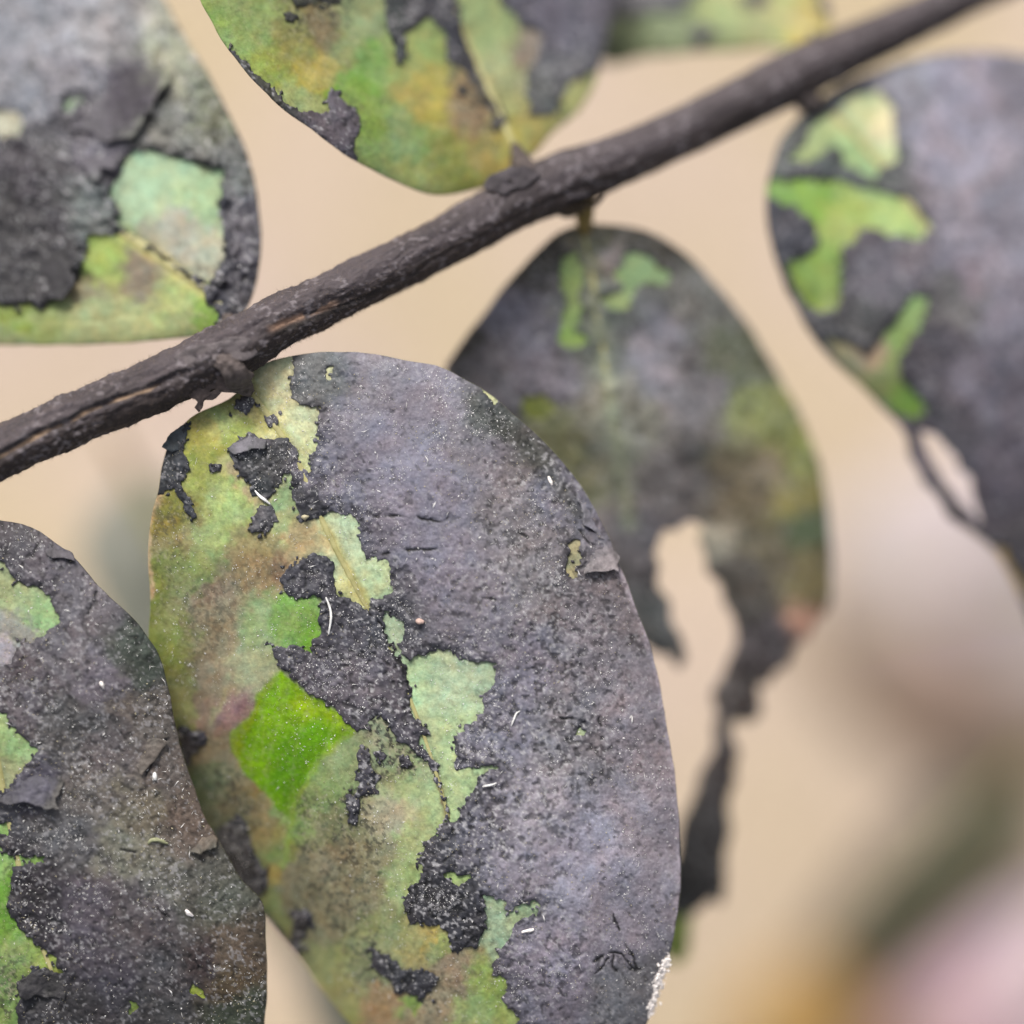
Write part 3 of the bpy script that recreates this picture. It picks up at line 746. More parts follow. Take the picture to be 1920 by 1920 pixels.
main = make_leaf(dict(
  label='sharp foreground leaf, right half grey crust, left half bare green with a bright emerald diamond', seed=1000, sp=2.2, clean=QUAD, veil=0.24, vein_mm=0.014, jag=2.2, crust=True, thick=0.30, tone_gain=1.30, even=0.30, rib_w=6.5, col_gain=1.34, rib_seen=[(462, 726), (510, 790), (560, 870), (605, 978), (645, 1060), (685, 1135), (735, 1230), (780, 1340), (815, 1440), (842, 1535)],
  grain=[(800, 850, .3), (700, 700, .4), (720, 800, .3), (900, 800, .45), (1000, 900, .8), (1000, 1000, .8), (850, 1000, .5), (850, 1120, .7), (1150, 1150, .7), (1200, 1300, .55), (1230, 1550, .4), (950, 1350, 1), (900, 1550, 1.1), (1100, 1650, .55), (1000, 1800, .8), (640, 1220, 1), (820, 1700, 1.1), (1180, 1850, .5), (1050, 1250, 1), (1050, 1450, .9), (620, 740, .5), (580, 930, .7), (480, 880, .7)],
  tone_lines=[([(880, 745), (940, 795), (1000, 850), (1045, 905), (1080, 960)], (66, 68, 62), 24), ([(1165, 1075), (1190, 1130), (1215, 1200), (1235, 1270), (1250, 1350), (1262, 1430), (1272, 1520), (1275, 1600), (1272, 1680), (1264, 1740)], (178, 170, 178), 6)],
  outline=[(458, 722), (470, 700), (500, 681), (545, 668), (600, 660), (640, 658), (690, 662), (760, 675), (830, 690), (880, 715), (910, 735), (950, 765), (1000, 808), (1040, 848), (1075, 890), (1110, 945), (1140, 1000), (1165, 1065),
    (1190, 1130), (1215, 1200), (1235, 1270), (1250, 1350), (1262, 1430), (1272, 1520), (1276, 1600), (1274, 1680), (1265, 1740), (1255, 1790), (1240, 1840), (1225, 1890), (1205, 1935), (1170, 1995), (1110, 2060), (1010, 2105), (900, 2085), (780, 2025),
    (670, 1935), (600, 1850), (558, 1790), (470, 1692), (395, 1600), (340, 1500), (305, 1400), (292, 1345), (284, 1290), (280, 1230), (280, 1180), (282, 1120), (278, 1080), (276, 1040), (280, 1000), (288, 950), (297, 915), (303, 880), (312, 840), (325, 815), (345, 795), (370, 777), (400, 763), (432, 748)],
  z=[(460, 730, -0.4), (640, 660, -0.3), (830, 690, -0.4), (1000, 808, -0.6), (1140, 1000, -0.8), (1235, 1270, -0.8), (1276, 1600, -0.9), (1225, 1890, -1.2), (1010, 2105, -2.5), (700, 1960, -3.2), (558, 1790, -4.0), (430, 1610, -4.2), (350, 1440, -3.0), (300, 1230, -1.2), (278, 1040, -0.3), (312, 840, -0.2),
     (600, 900, 0.15), (800, 900, 0.5), (1000, 1100, 0.6), (1050, 1500, 0.6), (1050, 1800, 0.1), (700, 1150, -0.1), (820, 1480, 0.0), (880, 1800, -0.5), (560, 1150, 0.1), (430, 1050, 0.2), (540, 1380, -0.4), (680, 1600, -0.7), (750, 1850, -1.4), (470, 1450, -1.6), (560, 1650, -2.0)],
  rib=[(462, 726), (510, 790), (560, 870), (605, 978), (645, 1060), (685, 1135), (735, 1230), (780, 1340), (815, 1440), (842, 1535), (880, 1660), (920, 1800), (960, 1950), (1000, 2080)],
  ops=[('bare', MAIN_L), ('bare', MAIN_P2),
    ('crust', [(335, 793), (350, 800), (343, 830), (342, 850), (352, 865), (355, 885), (345, 890), (342, 905), (350, 925), (362, 960), (358, 970), (345, 962), (335, 930), (322, 917), (312, 924), (280, 932), (280, 900), (295, 840), (310, 800)]),
    ('crust', [(393, 872), (404, 866), (416, 872), (414, 884), (400, 889)]), ('crust', [(436, 764), (448, 748), (470, 742), (478, 760), (462, 780)]),
    ('crust', [(500, 781), (512, 777), (522, 790), (524, 803), (508, 798)]), ('crust', [(490, 945), (510, 948), (520, 960), (510, 990), (495, 1000), (474, 1003), (466, 990), (478, 966)]),
    ('crust', [(330, 1362), (387, 1371), (384, 1399), (367, 1404), (353, 1440), (335, 1420)]),
    ('crust', [(676, 1399), (693, 1402), (694, 1432), (710, 1458), (704, 1489), (676, 1497), (671, 1514), (668, 1545), (654, 1545), (648, 1514), (651, 1490), (668, 1486), (671, 1444)]),
    ('crust', [(696, 1776), (710, 1784), (732, 1792), (746, 1807), (757, 1818), (783, 1815), (808, 1823), (822, 1832), (816, 1846), (805, 1866), (794, 1871), (780, 1866), (743, 1866), (727, 1837), (701, 1812)]),
    ('crust', [(541, 1708), (580, 1708), (589, 1722), (577, 1739), (569, 1759), (558, 1795), (538, 1778), (544, 1753), (549, 1733)]),
    ('crust', [(444, 1528), (462, 1540), (475, 1600), (502, 1640), (500, 1662), (482, 1690), (520, 1740), (562, 1800), (530, 1810), (460, 1720), (420, 1640), (400, 1560)]),
    ('bare', [(833, 1641), (845, 1637), (866, 1640), (882, 1637), (880, 1650), (859, 1658), (839, 1653)]), ('bare', [(1066, 1015), (1088, 1012), (1090, 1040), (1082, 1062), (1084, 1080), (1060, 1078), (1068, 1050)]),
    ('bare', [(615, 692), (622, 688), (628, 700), (620, 716), (611, 712)]), ('bare', [(905, 728), (918, 735), (935, 752), (925, 758), (908, 742)]), ('bare', [(1085, 1365), (1098, 1358), (1096, 1376), (1072, 1388)]),
    ('crust', [(702, 1410), (716, 1404), (722, 1420), (712, 1434)]), ('crust', [(740, 1415), (760, 1412), (772, 1430), (752, 1438)])],
  cracks=[[(700, 965), (760, 966), (840, 972)], [(950, 998), (975, 1004), (990, 1014)], [(1150, 1712), (1160, 1735), (1172, 1750), (1178, 1775), (1190, 1795), (1192, 1815)], [(1118, 1800), (1130, 1786), (1165, 1792), (1190, 1815)], [(1150, 1795), (1148, 1814), (1152, 1826)], [(1138, 1798), (1128, 1812), (1118, 1828)], [(1105, 1802), (1118, 1800), (1132, 1790)], [(1172, 1750), (1160, 1765)], [(1178, 1815), (1200, 1812)], [(900, 1120), (930, 1126)], [(1120, 1350), (1128, 1366)], [(1060, 1345), (1085, 1350)], [(860, 1335), (885, 1340)],
    [(1075, 910), (1082, 935), (1090, 945)], [(1098, 950), (1106, 975)], [(1088, 990), (1100, 1010), (1112, 1022)], [(640, 985), (660, 1018)], [(720, 1035), (760, 1030), (820, 1025)], [(690, 1145), (720, 1185), (745, 1232), (766, 1300), (790, 1370)]],
  tones=[(700, 690, (122, 120, 128)), (800, 760, (128, 125, 136)), (720, 830, (128, 126, 140)), (800, 900, (130, 127, 141)), (900, 860, (122, 118, 124)), (930, 790, (82, 90, 84)), (1000, 860, (92, 88, 82)), (1060, 920, (105, 105, 118)), (960, 960, (108, 103, 104)), (1010, 1080, (108, 104, 104)),
    (820, 1050, (122, 119, 132)), (900, 1130, (112, 108, 116)), (1150, 1130, (112, 104, 104)), (1080, 1200, (116, 112, 116)), (980, 1240, (126, 122, 133)), (1200, 1350, (134, 127, 132)), (1080, 1380, (118, 116, 119)), (930, 1380, (112, 112, 124)), (1000, 1500, (140, 138, 147)), (1220, 1560, (150, 143, 150)),
    (1100, 1600, (158, 155, 168)), (900, 1570, (92, 91, 100)), (830, 1600, (70, 70, 76)), (820, 1700, (58, 57, 62), 80), (980, 1660, (144, 142, 154)), (1150, 1740, (136, 132, 142)), (1040, 1820, (138, 134, 147)), (1180, 1860, (98, 100, 100)), (1000, 1900, (118, 115, 126)),
    (600, 720, (95, 102, 96)), (640, 790, (118, 116, 126)), (620, 900, (112, 110, 122)), (580, 935, (55, 56, 64), 50), (500, 880, (66, 68, 70), 50), (490, 905, (48, 54, 58), 40), (470, 835, (86, 84, 92), 30), (320, 870, (48, 54, 60)), (495, 975, (98, 100, 100)), (575, 1085, (72, 72, 80)), (640, 1200, (84, 80, 86)), (660, 1270, (92, 86, 92)), (640, 1180, (70, 70, 78)), (720, 1160, (78, 80, 86)),
    (740, 1330, (78, 74, 82)), (680, 1440, (74, 72, 80)), (760, 1840, (56, 58, 64)), (500, 1650, (66, 64, 70), 80), (360, 1390, (70, 66, 76))],
  colors=[(510, 700, (212, 208, 158)), (530, 690, (200, 202, 158)), (470, 740, (205, 195, 110), 40), (545, 800, (205, 210, 160)), (580, 850, (200, 210, 150), 40), (500, 790, (205, 200, 110), 40), (430, 790, (170, 186, 88)), (360, 815, (182, 176, 68)), (380, 870, (150, 160, 62)), (330, 960, (130, 128, 48)), (300, 1010, (132, 118, 46)), (430, 950, (166, 188, 108)), (400, 1010, (154, 180, 96)),
    (435, 880, (180, 178, 112), 35), (460, 905, (172, 158, 118), 35), (535, 930, (140, 168, 112), 30), (530, 985, (160, 172, 112), 35), (560, 1010, (176, 156, 110)), (480, 1030, (160, 148, 98)), (640, 1000, (195, 212, 165)), (660, 1060, (192, 208, 160)), (700, 1090, (185, 205, 155)), (660, 1110, (200, 200, 130), 40), (600, 1000, (205, 186, 128), 30),
    (310, 1080, (128, 140, 55)), (360, 1090, (128, 148, 62)), (390, 1130, (140, 118, 96)), (470, 1070, (150, 128, 88)), (510, 1060, (140, 112, 84), 50), (400, 1180, (140, 126, 96)), (320, 1180, (128, 142, 66)), (330, 1260, (140, 148, 68)), (340, 1330, (152, 156, 72)), (390, 1260, (146, 130, 102)), (480, 1190, (140, 166, 108)), (470, 1240, (158, 166, 122)), (540, 1170, (122, 178, 58)), (560, 1140, (118, 178, 52), 45),
    (410, 1330, (150, 120, 104)), (405, 1400, (136, 122, 92)), (400, 1480, (100, 118, 78)), (440, 1500, (126, 116, 76)), (480, 1520, (142, 120, 64)), (500, 1580, (138, 134, 50)), (470, 1560, (150, 130, 58), 40), (420, 1580, (104, 114, 72)), (510, 1600, (116, 150, 44), 40), (512, 1640, (190, 165, 62), 22), (510, 1700, (140, 158, 78), 40), (545, 1540, (132, 162, 72), 40), (600, 1460, (134, 158, 92)), (640, 1420, (142, 160, 106)), (720, 1400, (150, 164, 122)), (760, 1460, (160, 176, 118)),
    (730, 1520, (172, 164, 132)), (620, 1540, (126, 130, 88)), (640, 1600, (132, 122, 92)), (580, 1640, (128, 122, 88)), (700, 1600, (148, 144, 108)), (760, 1560, (158, 178, 106)), (760, 1640, (160, 182, 110)), (660, 1680, (136, 128, 96)), (600, 1720, (134, 128, 88)), (700, 1740, (134, 146, 88)), (620, 1800, (146, 156, 80)), (700, 1830, (126, 138, 80)), (785, 1770, (196, 172, 58), 32), (760, 1770, (158, 158, 78), 40), (820, 1790, (150, 166, 92), 35),
    (720, 1890, (168, 132, 84)), (780, 1885, (140, 172, 40), 25), (860, 1830, (150, 128, 102)), (820, 1890, (150, 130, 96)), (900, 1860, (152, 180, 86)), (940, 1720, (170, 195, 158)), (930, 1700, (168, 194, 150)), (980, 1705, (170, 194, 146)), (640, 1870, (158, 158, 76)), (900, 1960, (150, 165, 85)),
    (850, 1280, (178, 202, 158)), (800, 1250, (176, 204, 150)), (880, 1260, (178, 200, 160)), (840, 1400, (170, 196, 138)), (850, 1480, (168, 194, 136)), (740, 1180, (165, 190, 155)), (860, 1648, (160, 190, 115), 25), (1075, 1040, (165, 160, 120), 25)],
  paint=[(QUAD, (130, 180, 0), 4), ([(560, 1290), (600, 1316), (640, 1338), (655, 1362), (620, 1372), (580, 1350), (552, 1320)], (158, 192, 20), 16), ([(500, 1290), (525, 1265), (550, 1290), (530, 1330), (505, 1330)], (140, 190, 40), 14), ([(500, 1400), (600, 1340), (640, 1370), (580, 1430), (545, 1510), (500, 1480)], (108, 166, 0), 22), ([(470, 1342), (450, 1360), (437, 1382), (437, 1412), (448, 1432), (456, 1412), (462, 1375), (478, 1345), (500, 1300), (515, 1270), (508, 1268), (490, 1298)], (150, 178, 30), 7), ([(430, 1300), (470, 1292), (472, 1320), (450, 1352), (425, 1370), (400, 1355), (408, 1325)], (168, 130, 136), 14),  # includes gloss painted as lighter yellow at the diamond's upper right
    ([(520, 1120), (560, 1135), (598, 1130), (597, 1180), (590, 1225), (560, 1218), (530, 1208), (508, 1190), (512, 1160)], (128, 180, 62), 12), ([(503, 1625), (522, 1622), (525, 1645), (510, 1662), (492, 1650)], (192, 166, 64), 4), ([(745, 1873), (788, 1872), (785, 1888), (778, 1905), (765, 1890)], (140, 178, 34), 4)],
  lines=[([(300, 922), (289, 955), (281, 1005), (278, 1045), (280, 1085), (285, 1120)], (236, 200, 160), 4.5), ([(662, 1362), (620, 1405), (580, 1460), (552, 1520), (536, 1600), (530, 1625)], (158, 190, 72), 5), ([(605, 978), (645, 1060), (690, 1140)], (214, 206, 130), 8), ([(816, 1446), (828, 1490), (838, 1530)], (120, 98, 66), 5), ([(475, 740), (510, 790), (530, 815)], (214, 208, 120), 12), ([(495, 1345), (495, 1420)], (146, 190, 52), 3), ([(402, 1330), (398, 1360), (425, 1290)], (190, 178, 130), 4)],  # includes a translucent rim highlight painted in cream along the left margin
  film=[([(560, 1500), (690, 1470), (740, 1560), (720, 1700), (640, 1780), (570, 1720), (545, 1620)], 0.5), ([(330, 1100), (520, 1040), (470, 1110), (430, 1200), (360, 1250)], 0.32), ([(280, 940), (350, 960), (340, 1100), (290, 1160)], 0.4), ([(690, 1345), (720, 1350), (765, 1400), (808, 1436), (780, 1446), (720, 1455), (700, 1420)], 0.9), ([(380, 1430), (450, 1450), (480, 1550), (400, 1560)], 0.6), ([(800, 1800), (900, 1800), (860, 1920), (760, 1920)], 0.3), ([(640, 1720), (720, 1720), (720, 1850), (640, 1850)], 0.45)],
  edge=alb((196, 170, 130))))
tube('petiole', [(415, 655, 0.5), (436, 690, 1.0), (450, 712, 0.3), (468, 735, -0.35)], [22, 27, 22, 9], M_PETIOLE, main.obj, n=48, rough=0.45, seed=401, step=2.5)
spindles('dust_glint_specks', main, 8000, 77, (0.02, 0.13), M_DUST, on='most')  # pale dust, its bright specks also standing in for glints on the crust
spindles('tan_specks', main, 3000, 79, (0.02, 0.10), M_DUST2, on='all')
spindles('pale_fibres', main, 130, 83, (0.15, 0.65), M_DUST, on='most')
flake(main, [(1098, 1078), (1114, 1071), (1139, 1072), (1154, 1064), (1163, 1072), (1162, 1045), (1140, 1020), (1117, 1005), (1104, 1016), (1106, 1052)], [(1100, 1078, 0.25), (1164, 1071, 0.5), (1135, 1072, 0.4), (1110, 1010, -0.05), (1155, 1035, 0.0), (1105, 1040, 0.02)], 1.25, seed=310)
flake(main, [(1083, 935), (1095, 935), (1118, 975), (1138, 1010), (1122, 1012), (1105, 990), (1092, 970)], [(1085, 945, 0.12), (1100, 985, 0.15), (1118, 975, -0.03), (1135, 1005, -0.02), (1095, 938, -0.02)], 1.1, seed=320)
flake(main, [(426, 840), (445, 825), (468, 815), (496, 826), (494, 842), (476, 840), (455, 846), (440, 850)], [(440, 850, 0.3), (480, 842, 0.35), (460, 818, -0.02), (490, 824, 0.0)], 1.15, seed=350)
flake(main, [(318, 810), (345, 794), (350, 812), (338, 838), (322, 850), (306, 840)], [(308, 840, 0.3), (345, 800, -0.02), (335, 840, 0.0)], 1.5, seed=360)

# ---------------------------------------------------------------- leaf at the lower left
low = make_leaf(dict(
  label='dark charcoal leaf in the lower left corner, overlapping the emerald-spotted leaf', seed=2000, sp=2.2, jag=3.5, crust=True, thick=0.30, edge_w=10.0, edge_k=0.7, tone_gain=1.25, grain=0.6,
  outline=[(-60, 960), (0, 975), (40, 984), (75, 998), (105, 1020), (135, 1044), (165, 1080), (205, 1120), (240, 1150), (271, 1180), (290, 1215), (305, 1255), (316, 1290), (325, 1340), (333, 1380), (348, 1430), (362, 1480), (380, 1525), (400, 1560), (425, 1605), (455, 1650), (485, 1685), (494, 1712), (497, 1760), (500, 1830), (498, 1900),
    (490, 1980), (450, 2050), (360, 2090), (230, 2100), (80, 2080), (-60, 2020), (-160, 1900), (-200, 1600), (-180, 1300), (-120, 1080)],
  z=[(-60, 960, 0.2), (75, 998, 0.3), (205, 1120, 0.4), (305, 1255, 0.2), (348, 1430, 0.1), (425, 1605, -0.2), (497, 1760, -0.3), (490, 1980, -0.8), (230, 2100, -1.0), (-160, 1900, 0.0), (-200, 1500, 0.5), (-120, 1080, 0.6), (150, 1250, 0.9), (200, 1500, 0.9), (300, 1700, 0.6), (150, 1800, 0.6), (20, 1500, 0.5), (20, 1250, 0.4), (20, 1750, 0.1)],
  rib=[(-95, 985), (-60, 1150), (-20, 1350), (20, 1550), (60, 1720), (130, 1900), (200, 2060)],
  ops=[('bare', [(-40, 1040), (0, 1052), (16, 1068), (35, 1085), (51, 1098), (76, 1098), (89, 1117), (100, 1136), (117, 1163), (108, 1174), (89, 1190), (60, 1207), (43, 1201), (27, 1220), (16, 1245), (-40, 1262)]),
    ('bare', [(-40, 1330), (0, 1334), (11, 1339), (19, 1358), (35, 1377), (54, 1391), (73, 1407), (62, 1418), (43, 1440), (24, 1475), (-40, 1500)]), ('bare', [(-20, 1541), (19, 1546), (16, 1563), (-20, 1562)]),
    ('bare', [(-60, 1590), (0, 1592), (16, 1602), (49, 1609), (84, 1609), (80, 1617), (54, 1621), (22, 1627), (19, 1657), (16, 1693), (22, 1720), (41, 1741), (62, 1766), (81, 1780), (103, 1796), (106, 1812), (119, 1826), (100, 1822), (79, 1813), (49, 1828), (30, 1845), (38, 1866), (33, 1888), (33, 1920), (40, 2020), (-60, 2050)]),
    ('bare', [(350, 1866), (360, 1846), (379, 1855), (388, 1874), (371, 1868)]), ('bare', [(234, 1903), (244, 1882), (264, 1876), (258, 1890), (244, 1906)])],
  cracks=[[(309, 1392), (295, 1412), (280, 1440), (270, 1462)], [(70, 1015), (60, 1040)], [(105, 1045), (120, 1052)], [(270, 1180), (250, 1165)], [(175, 1110), (172, 1150)], [(300, 1700), (320, 1720)], [(360, 1790), (378, 1812)], [(190, 1600), (230, 1590), (255, 1600)]],
  tones=[(40, 1000, (82, 78, 82)), (90, 1060, (90, 86, 92)), (150, 1130, (96, 92, 96)), (120, 1230, (96, 92, 96)), (190, 1260, (104, 100, 108)), (260, 1230, (70, 78, 68)), (60, 1290, (86, 80, 84)), (140, 1350, (84, 84, 84)), (200, 1420, (90, 84, 84)), (270, 1350, (96, 90, 84)), (300, 1440, (96, 88, 82)), (70, 1470, (72, 70, 82), 40), (160, 1480, (94, 90, 86)), (260, 1520, (104, 98, 82)), (350, 1530, (100, 88, 78)),
    (220, 1600, (110, 110, 96)), (130, 1580, (82, 82, 84)), (60, 1690, (48, 44, 50), 80), (160, 1700, (82, 76, 84)), (250, 1720, (80, 74, 76)), (360, 1640, (84, 84, 76)), (420, 1700, (74, 78, 68)), (440, 1780, (92, 80, 66)), (430, 1830, (92, 78, 56)), (300, 1820, (78, 76, 78)), (200, 1820, (72, 68, 76)), (60, 1860, (46, 44, 48)), (120, 1880, (62, 60, 62)), (300, 1900, (74, 74, 74)), (440, 1900, (62, 70, 54)), (380, 1800, (66, 56, 56), 40)],
  colors=[(30, 1100, (168, 182, 128)), (90, 1150, (152, 188, 126)), (20, 1180, (150, 150, 140)), (0, 1200, (172, 168, 182)), (30, 1400, (152, 184, 118)), (10, 1440, (160, 168, 118)), (0, 1600, (150, 192, 100)), (8, 1660, (116, 168, 50)), (10, 1720, (110, 160, 44)), (50, 1790, (142, 172, 86)), (10, 1820, (104, 140, 74)), (20, 1890, (128, 160, 80)), (90, 1810, (160, 182, 74)), (365, 1860, (166, 190, 46)), (250, 1890, (130, 150, 66))],
  film=[([(-40, 1780), (40, 1790), (30, 1920), (-40, 1920)], 0.5)], edge=alb((92, 80, 62))))
tube('petiole', [(-120, 905, 0.2), (-112, 940, 0.4), (-98, 975, 0.4), (-90, 1000, 0.45)], [28, 22, 16, 8], M_PETIOLE, low.obj, n=16, rough=0.3, seed=402)
spindles('dust_glint_specks', low, 1500, 87, (0.03, 0.20), M_DUST, on='most')
spindles('tan_specks', low, 1200, 89, (0.02, 0.16), M_DUST2, on='all')
spindles('pale_fibres', low, 130, 93, (0.15, 0.7), M_DUST, on='most')
flake(low, [(-8, 1506), (19, 1510), (45, 1508), (76, 1514), (114, 1516), (108, 1497), (118, 1465), (100, 1436), (75, 1425), (49, 1436), (22, 1480)], [(-5, 1506, 0.3), (45, 1510, 0.65), (114, 1514, 0.5), (60, 1430, -0.05), (105, 1440, -0.03), (20, 1480, 0.1), (112, 1475, 0.0)], 1.0, seed=410)
flake(low, [(250, 1385), (285, 1380), (312, 1394), (297, 1415), (282, 1440), (268, 1458), (252, 1430)], [(309, 1394, 0.16), (285, 1435, 0.22), (255, 1395, -0.05), (252, 1430, -0.05), (285, 1382, -0.02)], 1.0, seed=420)
flake(low, [(356, 1598), (372, 1572), (386, 1556), (412, 1570), (406, 1590), (388, 1594), (374, 1604)], [(362, 1598, 0.2), (398, 1594, 0.4), (386, 1558, -0.04), (410, 1572, 0.05)], 0.9, seed=430)
flake(low, [(96, 1018), (135, 1036), (140, 1052), (118, 1050), (100, 1052), (88, 1034)], [(100, 1050, 0.2), (138, 1050, 0.3), (100, 1020, -0.05), (132, 1036, -0.03)], 1.0, seed=440)
flake(low, [(30, 1845), (49, 1828), (79, 1813), (105, 1822), (130, 1845), (118, 1876), (70, 1868), (45, 1876)], [(32, 1848, 0.3), (70, 1868, 0.25), (110, 1825, -0.05), (125, 1860, -0.05), (75, 1815, 0.05)], 0.9, seed=450)

# ---------------------------------------------------------------- leaf at the upper left
upl = make_leaf(dict(
  label='mottled leaf in the upper left corner with a pale mint patch and dark curled flake', seed=3000, zs=1.5, sp=3.2, jag=2.5, crust=True, thick=0.3, crust_mm=0.26, lumpy=0.17, grain=1.0, blotch=0.35, tone_gain=1.1,
  outline=[(440, 604), (465, 570), (480, 520), (488, 460), (487, 400), (475, 330), (455, 270), (420, 200), (390, 140), (360, 90), (330, 40), (300, -10), (250, -60), (150, -110), (20, -130), (-110, -90), (-190, 50), (-210, 250), (-180, 450), (-110, 590), (-50, 640), (0, 647), (100, 648), (200, 645), (300, 638), (380, 628), (425, 617)],
  z=[(440, 604, -1.2), (488, 430, -2.2), (420, 200, -2.9), (300, -10, -4.5), (20, -130, -6.0), (-190, 100, -6.0), (-180, 450, -4.0), (0, 647, -2.4), (250, 640, -1.8), (300, 480, -2.2), (200, 300, -3.0), (100, 100, -4.4), (50, 450, -3.0)],
  rib=[(432, 590), (385, 545), (310, 492), (235, 440), (120, 380), (0, 310), (-150, 200)],
  ops=[('bare', [(237, 296), (268, 280), (344, 292), (388, 313), (416, 320), (417, 430), (418, 490), (388, 530), (344, 505), (290, 470), (234, 433), (213, 412), (220, 378), (203, 361), (220, 337)]),
    ('bare', [(165, 437), (206, 437), (240, 440), (330, 505), (385, 540), (388, 564), (412, 584), (405, 640), (380, 690), (-50, 700), (-60, 572), (0, 573), (55, 572), (79, 581), (103, 564), (137, 540), (155, 498), (158, 464)]),
    ('bare', [(117, 203), (127, 186), (151, 186), (140, 205), (124, 217)]), ('bare', [(-20, 210), (21, 203), (45, 220), (31, 254), (-20, 252)])],
  cracks=[[(90, 380), (150, 400), (210, 430)]],
  tones=[(100, 40, (146, 148, 154)), (200, 60, (140, 140, 142)), (330, 110, (152, 156, 134)), (60, 330, (60, 56, 64)), (200, 280, (92, 88, 98)), (60, 500, (46, 44, 50)), (100, 420, (54, 52, 58)), (455, 420, (92, 90, 98)), (440, 300, (112, 116, 112)), (310, 240, (132, 134, 126)), (20, 150, (126, 130, 138)), (250, 170, (66, 60, 72)), (150, 130, (118, 116, 122)), (410, 560, (66, 64, 72)), (400, 210, (120, 126, 104)), (200, 390, (116, 124, 120)), (120, 300, (70, 68, 72)), (20, 420, (46, 44, 48))],
  colors=[(280, 330, (168, 200, 160)), (380, 370, (166, 196, 146)), (330, 440, (172, 172, 156)), (250, 380, (170, 198, 158)), (400, 480, (178, 182, 158)), (300, 470, (186, 180, 150), 35), (190, 470, (158, 182, 80)), (265, 505, (132, 116, 98)), (150, 540, (132, 122, 86), 40), (150, 610, (160, 172, 108)), (60, 600, (150, 166, 92)), (330, 580, (158, 174, 90)), (400, 595, (124, 164, 46)), (10, 580, (130, 152, 52)), (250, 600, (160, 168, 100)), (350, 620, (150, 160, 92)), (130, 200, (168, 196, 158)), (10, 230, (182, 182, 160)), (20, 640, (150, 160, 110))],
  lines=[([(235, 440), (310, 492), (388, 548)], (214, 202, 118), 11)], rib_w=11, film=[([(220, 420), (340, 470), (420, 520), (330, 430)], 0.2)], edge=alb((150, 160, 100))))
tube('petiole', [(436, 648, 0.2), (436, 625, -0.6), (432, 606, -1.65), (420, 585, -2.55)], [24, 20, 17, 8], M_PETIOLE, upl.obj, n=16, rough=0.3, seed=403)
spindles('dust_glint_specks', upl, 260, 97, (0.06, 0.30), M_DUST, on='crust')
flake(upl, [(200, 128), (260, 122), (314, 130), (302, 168), (270, 210), (252, 255), (205, 268), (160, 248), (115, 242), (145, 205), (185, 165)], [(312, 132, 0.5), (275, 205, 0.8), (120, 240, 0.15), (205, 130, -0.04), (170, 190, -0.04), (250, 255, 0.5)], 0.8, seed=460, base=0.2, sp=3, jag=13.0)

for fp, fl_, sd_ in (([(122, 300), (150, 268), (212, 282), (236, 262), (226, 312), (196, 318), (188, 340), (150, 326)], [(150, 332, 0.4), (205, 325, 0.5), (130, 285, -0.05), (200, 275, -0.05), (230, 300, 0.2)], 470),
                    ([(70, 492), (96, 450), (140, 452), (158, 488), (132, 506), (140, 540), (104, 562), (88, 530)], [(150, 490, 0.45), (130, 540, 0.5), (80, 480, -0.05), (100, 455, -0.05), (90, 545, 0.1)], 490)):
    flake(upl, fp, fl_, 0.8, seed=sd_, base=0.2, sp=3, jag=14.0)

